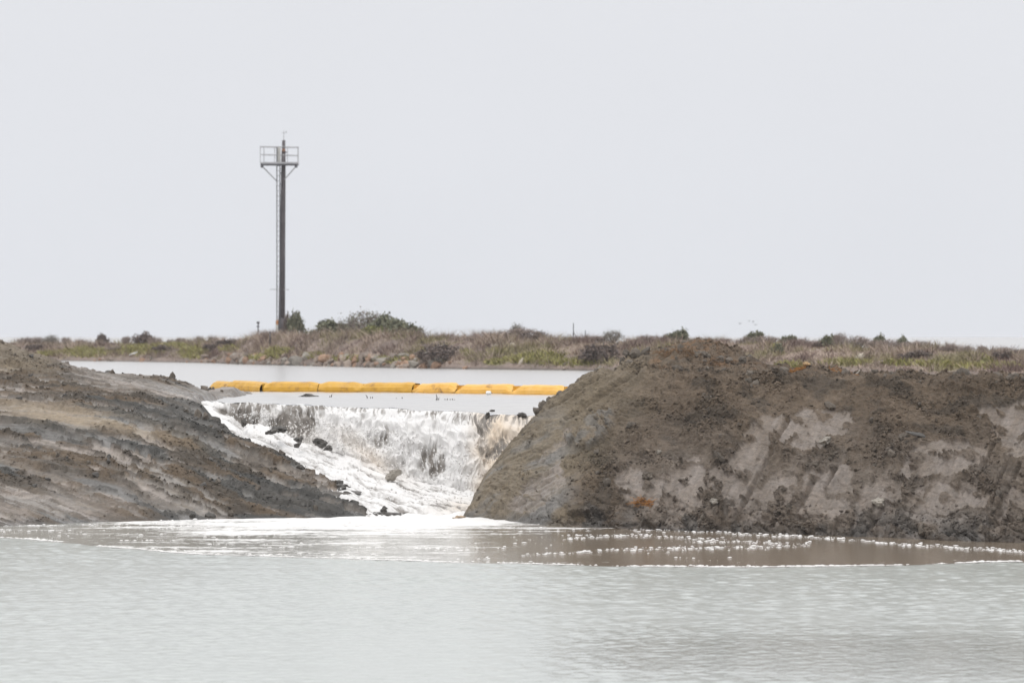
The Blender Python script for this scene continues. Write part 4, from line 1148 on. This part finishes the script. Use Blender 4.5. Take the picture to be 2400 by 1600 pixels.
pole = add('pole', MB().tube([(0, 0, 0), (lean(600), 0, H(600)), (lean(400), 0, H(400)), (lean(360), 0, H(360))], [.215, .180, .145, .130], 14)
           .tube([(lean(360), 0, H(360)), (lean(351), 0, H(351)), (lean(329), 0, H(329))], [.130, .105, .10], 12).mesh('pole', True), M_pole, tower)
add('collar', MB().tube([(lean(352), 0, H(356)), (lean(352), 0, H(349))], [.13, .105], 12).mesh('collar', True), flat_mat('rusty_steel', (0.23, 0.12, 0.075), .8, .3, 4), pole)
add('base_sleeve', MB().tube([(0, 0, 0.05), (0, 0, H(745))], [.245, .225], 14).mesh('base_sleeve', True), M_pole, pole)
mast = add('antenna', MB().tube([(lean(329), 0, H(330)), (lean(329), 0, H(306))], [.025, .018], 6).mesh('antenna'), M_galv, tower)
add('crossbar', MB().tube([(lean(320) - .15, 0, H(312)), (lean(320) + .17, 0, H(311))], .014, 6).mesh('crossbar'), M_galv, mast)
add('sensor_cup', MB().tube([(lean(320) + .15, 0, H(311)), (lean(320) + .15, 0, H(308))], [.05, .03], 8).mesh('sensor_cup'), M_galv, mast)
# platform and railing
pl = tx(655.5); pw = 88 * k_; dp = 1.25
plat = add('platform', MB().box((pl, -.1, H(383)), (pw, dp, .10)).mesh('platform'), M_galv, tower)
for fy in (-.1 - dp / 2 + .05, -.1 + dp / 2 - .05):
    add('edge_beam', MB().box((pl, fy, H(386)), (pw * .99, .07, .09)).mesh('edge_beam'), M_lad, plat)
railg = add('railing', MB().tube([(pl - pw / 2, -.1 - dp / 2 + .04, H(344.5)), (pl + pw / 2, -.1 - dp / 2 + .04, H(346))], .026, 6)
            .tube([(pl - pw / 2, -.1 + dp / 2 - .04, H(344.5)), (pl + pw / 2, -.1 + dp / 2 - .04, H(346))], .026, 6)
            .tube([(pl - pw / 2, -.1 - dp / 2 + .04, H(344.5)), (pl - pw / 2, -.1 + dp / 2 - .04, H(344.5))], .026, 6)
            .tube([(pl + pw / 2, -.1 - dp / 2 + .04, H(346)), (pl + pw / 2, -.1 + dp / 2 - .04, H(346))], .026, 6).mesh('railing'), M_galv, tower)
for fy in (-.1 - dp / 2 + .04, -.1 + dp / 2 - .04):
    add('mid_rail', MB().tube([(pl - pw / 2, fy, H(363)), (pl + pw / 2, fy, H(365))], .022, 6).mesh('mid_rail'), M_galv, railg)
for q_post, fy in ((611.5, 0), (699.5, 0), (645, 0), (675, 0), (617.5, 1), (698, 1), (653, 1)):
    yy_ = (-.1 - dp / 2 + .04) if fy == 0 else (-.1 + dp / 2 - .04)
    add('post', MB().tube([(tx(q_post), yy_, H(382)), (tx(q_post), yy_, H(345))], .024, 6).mesh('post'), M_galv, railg)
for q0, q1, qe in ((613, 650, 426), (697, 667, 421)):
    for yy_ in (-.45,):
        add('brace', MB().tube([(tx(q0), yy_, H(388)), (tx(q1), -.12, H(qe))], .035, 6).mesh('brace'), M_galv, tower)
    add('brace_bracket', MB().box((tx(q0) + (.06 if q0 < 650 else -.06), -.45, H(390)), (.16, .3, .2)).mesh('brace_bracket'), M_lad, tower)
add('cabinet', MB().box((tx(653.5), .02, H(364)), (8 * k_, .3, 37 * k_)).mesh('cabinet'), M_pale, tower)
add('lamp', MB().tube([(tx(667), -.02, H(357)), (tx(672), -.02, H(357))], [.03, .05], 8).mesh('lamp'), M_lad, tower)
# ladder
lad = add('ladder', MB().box((tx(649) + lean(560) - 2 * k_, -.2, (H(772) + H(344)) / 2), (.06, .06, H(344) - H(772))).mesh('ladder'), M_lad, tower)
add('rail', MB().box((tx(656) + lean(560) - 2 * k_, -.2, (H(772) + H(384)) / 2), (.06, .06, H(384) - H(772))).mesh('rail'), M_lad, lad)
rungm = MB().tube([(-3.5 * k_, 0, 0), (3.5 * k_, 0, 0)], .014, 5).mesh('rung'); rungm.materials.append(M_lad)
zz = H(765)
while zz < H(388):
    add('rung', rungm, None, lad, loc=(tx(652.5) + lean(560) - 2 * k_, -.2, zz)); zz += .31
for qy in (406, 433, 460, 520, 603, 676, 720):
    add('standoff', MB().box((tx(657) + lean(560) - k_, -.1, H(qy)), (5 * k_, .22, .05)).mesh('standoff'), M_lad, lad)
add('crossarm', MB().tube([(tx(633), -.16, H(678)), (tx(678), -.16, H(678.5))], .022, 6).mesh('crossarm'), M_galv, tower)
add('ladder_foot', MB().box((tx(649.5), -.22, H(770)), (.16, .12, .9)).mesh('ladder_foot'), M_pale, tower)
add('warning_band', MB().box((tx(650), -.235, H(755)), (.14, .10, .28)).mesh('warning_band'), flat_mat('orange_paint', (.45, .22, .10), .7, .2), tower)

# small posts and poles on the far bank
def far_pole(q, py0, py1, s, r0, name, label, cat, mat=M_pole, head=None):
    x, y, z = (float(v) for v in far_z(q, s))
    kk = y / F_PX
    o = add(name, None, label=label, cat=cat, loc=(x, y, z - .1))
    zf = lambda qy: CAM_Z - (qy - HORIZON) * kk - z + .1
    add('pole', MB().tube([(0, 0, 0), (0, 0, zf(py1))], [r0, r0 * .85], 8).mesh('pole', True), mat, o)
    if head: head(o, zf, kk)
    return o
def inst(o, zf, kk):
    add('sensor_head', MB().box((0, 0, zf(755.5)), (7 * kk, .16, 4 * kk)).box((0, 0, zf(758)), (4 * kk, .1, 2 * kk)).mesh('sensor_head'), M_lad, o)
    add('bracket', MB().box((-.5 * kk, 0, zf(765)), (7 * kk, .1, 2.5 * kk)).mesh('bracket'), M_lad, o)
far_pole(605, 780, 755, 14, .045, 'instrument_post', 'thin dark instrument post left of the tower mound', 'post', M_lad, inst)
far_pole(633, 792, 779, 6.5, .05, 'marker_post', 'short dark post in dry brush in front of the tower mound', 'post', M_pole,
         lambda o, zf, kk: add('cap', MB().tube([(0, 0, zf(779)), (0, 0, zf(777.5))], [.065, .06], 8).mesh('cap'), M_pole, o))
far_pole(1344, 792, 757, 15, .028, 'thin_pole', 'taller of the two thin poles on the skyline left of the berm', 'pole', M_lad,
         lambda o, zf, kk: add('collar', MB().tube([(0, 0, zf(784)), (0, 0, zf(781))], .045, 8).mesh('collar'), M_lad, o))
far_pole(1372, 795, 774, 15, .025, 'thin_pole', 'shorter thin pole right of the taller one on the skyline', 'pole', M_lad,
         lambda o, zf, kk: add('collar', MB().tube([(0, 0, zf(789)), (0, 0, zf(787))], .04, 8).mesh('collar'), M_lad, o))

# ---- birds
M_bird = flat_mat('bird_feather', (0.20, 0.20, 0.21), .8, .2, 6, .1)
def bird(q, qy, d, span, flap, head, label):
    p = P(q, qy, d)
    o = add('bird', None, label=label, cat='bird', group='birds flying over the far bank', loc=tuple(p))
    o.rotation_euler = (0, 0, head)
    h = span / 2
    body = MB().tube([(-.42 * h, 0, 0), (-.25 * h, 0, .01), (0, 0, .02), (.2 * h, 0, .02), (.36 * h, 0, .035), (.44 * h, 0, .035), (.52 * h, 0, .02)],
                     [.01, .05 * h + .01, .10 * h, .085 * h, .06 * h, .055 * h, .008], 8)
    body.box((-.46 * h, 0, 0), (.16 * h, .12 * h, .012))
    add('body', body.mesh('body', True), M_bird, o)
    for sg in (-1, 1):
        v = [(.16 * h, 0, .03), (-.12 * h, 0, .03), (.20 * h, sg * .45 * h, .03 + flap * .35 * h), (-.10 * h, sg * .45 * h, .03 + flap * .35 * h), (-.08 * h, sg * h, .03 + flap * .55 * h), (-.14 * h, sg * .97 * h, .03 + flap * .55 * h)]
        v2 = v + [(a_, b_, c_ - .02) for a_, b_, c_ in v]
        f = [(0, 1, 3, 2), (2, 3, 5, 4), (6, 8, 9, 7), (8, 10, 11, 9), (0, 2, 8, 6), (2, 4, 10, 8), (1, 7, 9, 3), (3, 9, 11, 5), (4, 5, 11, 10), (0, 6, 7, 1)]
        me_ = bpy.data.meshes.new('wing'); me_.from_pydata(v2, [], f); me_.update()
        add('wing', me_, M_bird, o)
bird(1734, 759, 420, .52, .5, .4, 'leftmost of the four small birds in flight, apart from the others')
bird(1756, 752, 430, .55, -.3, .2, 'highest of the four small birds in flight over the far bank')
bird(1765, 755, 425, .50, .8, .3, 'third small bird in flight, just right of and below the highest')
bird(1771, 761, 415, .55, .3, .5, 'lowest and rightmost of the four small birds in flight')

# ================================================================== YELLOW BOOM
def vinyl(name, ca, cb):
    m, t, b = new_mat(name)
    lk = t.links.new
    co = N(t, 'TexCoord'); n1 = N(t, 'TexNoise', Scale=2.2, Detail=6.0, Roughness=.65); n2 = N(t, 'TexNoise', Scale=14.0, Detail=4.0)
    lk(co.outputs['Object'], n1.inputs['Vector']); lk(co.outputs['Object'], n2.inputs['Vector'])
    r_ = N(t, 'ValToRGB'); e_ = r_.color_ramp.elements
    e_[0].position = .30; e_[0].color = (.24, .12, .045, 1); e_[1].position = .43; e_[1].color = (*ca, 1)
    x_ = e_.new(.75); x_.color = (*cb, 1)
    lk(n1.outputs['Fac'], r_.inputs[0]); lk(r_.outputs[0], b.inputs['Base Color'])
    b.inputs['Roughness'].default_value = .42
    bp = N(t, 'Bump', Strength=.3, Distance=.02); lk(n2.outputs['Fac'], bp.inputs['Height']); lk(bp.outputs[0], b.inputs['Normal'])
    return m
M_vin = vinyl('yellow_vinyl', (.56, .30, .025), (.68, .39, .045))
M_vin2 = vinyl('faded_yellow_vinyl', (.74, .40, .06), (.80, .48, .13))
bpx = [(496, 128.9), (545, 127.5), (626, 125.5), (752, 124.8), (856, 124.4), (978, 123.0), (1081, 121.5), (1212, 119.8), (1332, 118.3), (1450, 117)]
def bpt(q):
    d = float(np.interp(q, [a[0] for a in bpx], [a[1] for a in bpx]))
    return np.array([(q - 1200) / F_PX * d, d])
boom = add('floating_boom', None, label='long yellow floating boom across the pond behind the fall', cat='boom', loc=(*map(float, bpt(900)), POND))
o0 = bpt(900)
for i in range(len(bpx) - 1):
    a, b_ = bpt(bpx[i][0]), bpt(bpx[i + 1][0])
    ax = (b_ - a) / np.linalg.norm(b_ - a); nrm = np.array([ax[1], -ax[0]])      # towards the camera
    prof = np.array([(.21, -.06), (.235, .04), (.225, .13), (.16, .235), (.05, .285), (-.08, .28), (-.19, .20), (-.24, .06), (-.21, -.06)])
    m_, n_ = 46, len(prof)
    T_, Kk = np.meshgrid(np.linspace(0, 1, m_), np.arange(n_), indexing='ij')
    Ln = np.linalg.norm(b_ - a)
    e0, e1 = T_ * Ln, (1 - T_) * Ln
    deep = 0.50 if i >= 5 else 0.16
    pinch = 1 - deep * np.maximum(sstep(0.34, 0.0, e0), sstep(0.34, 0.0, e1))
    if i == 0: pinch = pinch * (0.25 + 0.75 * sstep(0.0, 0.55, e0))
    fold = 0.030 * ridged(e0 * 1.5 + prof[Kk, 1] * 6 + i * 7, prof[Kk, 1] * 2 + i, 2, 603) * np.maximum(sstep(.6, 0, e0), sstep(.6, 0, e1))
    wr = fold + 0.016 * fbm(T_ * Ln * 1.3 + i * 7, prof[Kk, 1] * 3, 3, 601) + 0.010 * ridged(T_ * Ln * 2.5 + i, prof[Kk, 1] * 6, 2, 604)
    sag = 0.030 * fbm(T_ * Ln * 0.5 + i * 3.1, T_ * 0, 2, 606) - (0.02 if i >= 6 else 0)
    sx = prof[Kk, 0] * (0.75 + .25 * pinch) + np.sign(prof[Kk, 0]) * wr
    szz = prof[Kk, 1] * pinch + sag + wr * 0.6
    pt = a[None, None] + (b_ - a)[None, None] * T_[..., None] + nrm[None, None] * sx[..., None]
    V = np.concatenate([pt - o0, szz[..., None]], -1).reshape(-1, 3)
    I = np.arange(m_ * n_).reshape(m_, n_); J = np.roll(I, -1, 1)
    F = np.stack([I[:-1], J[:-1], J[1:], I[1:]], -1).reshape(-1, 4)
    sec = add('float_section', mesh_np('float_section', V, F, False), M_vin if i < 5 else M_vin2, boom)
    jp = np.concatenate([b_ - o0, [0.10]])
    mbs = MB().box(jp, (.04, .30, .27), math.atan2(ax[1], ax[0]))
    add('connector', mbs.mesh('connector'), M_vin, sec)

M_buoy = flat_mat('white_plastic', (.78, .78, .76), .4, .06, 5, .05)
d_ = 16000 / (925 - 790.0)
fb = add('white_float', None, label='small white float in front of the yellow boom', cat='float', loc=tuple(P(1145, 923, d_)))
add('body', MB().tube([(-.075, 0, .03), (-.07, 0, .03), (-.05, 0, .03), (.05, 0, .03), (.07, 0, .03), (.075, 0, .03)], [.01, .04, .055, .055, .04, .01], 12).mesh('body', True), M_buoy, fb)
add('eyelet', MB().tube([(.07, 0, .03), (.10, 0, .03)], [.014, .012], 8).mesh('eyelet'), M_lad, fb)

# ---- twigs and mud lumps standing in the pond
M_twig = flat_mat('wet_twig', (.06, .05, .042), .7, .2, 9, .1)
def sprigs(q, qy, spec, label):
    d = 16000 / (qy - 790.0)
    o = add('drowned_twig', None, label=label, cat='twig', loc=tuple(P(q, qy, d)))
    for dx, hgt, lx_ in spec:
        kk = d / F_PX
        add('stem', MB().tube([(dx * kk, 0, -.05), (dx * kk + lx_ * kk * .4, 0, hgt * kk * .6), (dx * kk + lx_ * kk, 0, hgt * kk)], [.016, .012, .005], 5).mesh('stem'), M_twig, o)
sprigs(1025, 937, [(0, 14, -3), (2, 6, 3), (-3, 3, 1)], 'tallest drowned twig in the pond, right of the lip centre')
sprigs(1052, 937, [(-9, 3, 0), (-4, 4, 1), (3, 3, 0), (9, 3.5, -1), (13, 2, 0)], 'row of tiny drowned stubs right of the tallest twig')
sprigs(862, 933, [(0, 8, -5), (6, 4, 1), (11, 4, 0)], 'forked drowned twigs in the pond above the fall')
sprigs(776, 930, [(0, 7, 3), (-3, 3, 0)], 'small drowned twig just right of the floating mud lump')
sprigs(942, 934, [(0, 4, 1), (-14, 2, 2)], 'short dark stub in the pond above the fall centre')
def rock_thing(q, qy, d, size, label, name='mud_lump', cat='mud lump', seed=0, flat=.7, mat=M_clod_wet, scl=(1, 1, 1), base=ICO3):
    V, F = lump(300 + seed, base, .45, flat)
    V = V + 0.15 * np.stack([fbm(V[:, 0] * 2.2 + seed + V[:, 2], V[:, 1] * 2.2 + V[:, 2] * 2, 4, 300 + seed + j, 0.65) for j in range(3)], -1)
    o = add(name, mesh_np(name, V * size * np.array(scl), F, False), mat, label=label, cat=cat, loc=tuple(P(q, qy, d)))
    return o
rock_thing(725, 929, 115, .20, 'flat dark mud lump awash in the pond below the boom', seed=1, scl=(1.2, .8, .35))
rock_thing(572, 992, 101.6, .10, 'dark mud lump standing in foam at the upper left of the fall', seed=2, scl=(.8, .9, 1.5))
rock_thing(636, 1012, 100.6, .12, 'left lump of the dark pair in the foam chute', seed=3, scl=(1.2, 1, .9))
rock_thing(658, 1005, 100.7, .14, 'right lump of the dark pair in the foam chute', seed=4, scl=(1.2, 1, .9))
rock_thing(700, 1030, 100.3, .10, 'small brown lump low in the foam chute', seed=5)
rock_thing(697, 1043, 99.9, .09, 'smallest brown lump low in the foam chute', seed=6)
rock_thing(752, 1036, 100.4, .15, 'broken brown lump at the foot of the fall, left side', seed=7, scl=(1.2, 1, 1))
rock_thing(770, 1050, 100.0, .10, 'reddish lump below the broken one at the foot of the fall', seed=8)
rock_thing(924, 1113, 98.6, .155, 'grey rounded boulder alone in the foam at the foot of the fall', 'boulder', 'rock', seed=9, scl=(1, 1, 1.2), mat=M_rock_g)
rock_thing(800, 1144, 96.9, .22, 'dark ragged mud mass at the edge of the chute beside the bank', seed=10, scl=(1.1, 1, .55))
rock_thing(790, 1132, 97.2, .13, 'lesser mud lump behind the ragged mass by the bank', seed=11, scl=(1, 1, .9))
rock_thing(825, 1156, 96.4, .16, 'low tail lump right of the ragged mud mass', seed=12, scl=(1.4, 1, .5))
rock_thing(880, 1208, 95.0, .22, 'jagged dark mud ridge at the tip of the bank', seed=13, scl=(1.7, .7, .45))
rock_thing(900, 1200, 95.1, .12, 'spiky peak of mud at the tip of the bank', seed=14, scl=(.8, .7, 1.5))
rock_thing(898, 1186, 95.8, .10, 'small wet lump above the jagged ridge in the foam', seed=15)
rock_thing(938, 1203, 95.2, .12, 'wet lump right of the jagged ridge in the foam', seed=16, scl=(1.5, 1, .5))
rock_thing(1153, 962, 100.8, .06, 'dark lump breaking the lip of the fall', seed=17, scl=(1.4, 1, .7))
rock_thing(1143, 974, 100.3, .075, 'dark wet clay under the lump at the lip', seed=18, scl=(.7, .8, 1.6))
rock_thing(1222, 973, 100.0, .10, 'dark mud lump in the water beside the berm', seed=19, scl=(1.2, 1, .7))
rock_thing(1078, 1214, 94.0, .12, 'tan frothy mud lip at the toe of the berm', seed=20, scl=(1.3, 1, .8), mat=flat_mat('tan_mud', (.38, .28, .19), .5, .2, 8, .4))

# ---- odd things on the berm
def fibres(q, qy, n, rad_px, length, label, mat, name='root_tuft', cat='roots', seed=0, flat=.4):
    r = np.random.RandomState(seed)
    p, nn = on_berm(q, qy)
    o = add(name, None, label=label, cat=cat, loc=tuple(p))
    kk = p[1] / F_PX
    for g_ in range(3):
        mb = MB()
        for i in range(n // 3):
            a = r.uniform(0, 6.28); rr = rad_px * kk * math.sqrt(r.rand())
            q0, _ = on_berm(q + rr / kk * math.cos(a), qy + rr / kk * flat * math.sin(a))
            v = r.normal(0, 1, 3) * length * np.array([1, .5, .5]); v[1] = -abs(v[1]) * .6
            b0 = q0 - p + nn * .01
            mb.tube([b0, b0 + v * .5 + nn * .03, b0 + v], [.006, .005, .003], 3, cap=False)
        add('fibres', mb.mesh('fibres'), mat, o)
M_root = flat_mat('rust_roots', (.36, .17, .05), .85, .3, 9, .1)
M_straw = flat_mat('dry_roots', (.20, .125, .07), .85, .3, 9, .1)
fibres(1511, 1180, 150, 22, .10, 'small rusty orange root tuft low on the berm face', M_root, seed=1)
fibres(1600, 826, 240, 60, .16, 'tangled brown root mat on the berm peak', M_straw, 'root_mat', seed=2, flat=.25)
fibres(1690, 850, 120, 34, .16, 'hanging brown roots right of the berm peak', M_straw, 'root_mat', seed=3, flat=.45)
fibres(1860, 858, 120, 34, .10, 'rusty root litter on the berm top beside the tan rock', M_root, 'root_litter', seed=4, flat=.2)
fibres(1975, 872, 120, 50, .09, 'long strip of rusty litter along the berm crest', M_root, 'root_litter', seed=5, flat=.12)
p_, _ = on_berm(1888, 853)
rock_thing(1888, 853, p_[1] - .05, .075, 'ochre lump on the berm top', 'ochre_lump', 'rock', seed=30, mat=flat_mat('ochre', (.36, .235, .12), .8, .3, 9, .4))
p_, nn = on_berm(2006, 876)
add('stick', MB().tube([(-.10, 0, -.13), (-.02, -.03, 0), (.09, -.03, .12)], [.022, .026, .014], 6).tube([(-.02, -.03, 0), (.04, -.06, -.02)], [.015, .006], 5).mesh('stick', True), M_rock_g, label='short grey stick leaning on the berm crest', cat='stick', loc=tuple(p_ + nn * .05))
p_, nn = on_berm(2158, 1022)
V, F = lump(330, ICO3, .2, .45)
o = add('clay_slab', mesh_np('clay_slab', V * np.array([.36, .11, .10]), F, False), M_clod_wet, label='long dark clay slab stuck out of the upper berm face', cat='clay slab', loc=tuple(p_ + nn * .03)); o.rotation_euler = (.2, .22, 0)
for q, qy, s, lb_ in ((1938, 1052, .14, 'dark blue clay lump at the lower corner of the upper smooth patch'), (2062, 1182, .13, 'pale rounded clod in the middle of the right berm face'), (1548, 1062, .07, 'small pale stone on the berm face'),
                  (1518, 1118, .13, 'round brown clod above the rusty root tuft'), (1680, 1180, .11, 'small blue grey clay tile near the berm foot')):
    p_, nn = on_berm(q, qy)
    V, F = lump(340 + q, ICO3, .35, .7)
    add('clay_lump', mesh_np('clay_lump', V * s, F, False), M_rock_g if 'pale' in lb_ or 'blue' in lb_ else M_clod, label=lb_, cat='clay lump', loc=tuple(p_ + nn * .3 * s))

# ================================================================== sea air
hz = bpy.data.materials.new('haze'); hz.use_nodes = True
ht = hz.node_tree; ht.nodes.clear()
ho = ht.nodes.new('ShaderNodeOutputMaterial'); hv_ = ht.nodes.new('ShaderNodeVolumePrincipled')
hv_.inputs['Color'].default_value = (0.95, 0.96, 0.98, 1); hv_.inputs['Density'].default_value = 0.0002; hv_.inputs['Anisotropy'].default_value = 0.0
ht.links.new(hv_.outputs[0], ho.inputs['Volume'])
add('haze', MB().box((0, 290, 9.0), (500, 620, 24)).mesh('haze'), hz, kind='stuff', label='thin grey sea haze over the pond', cat='haze')
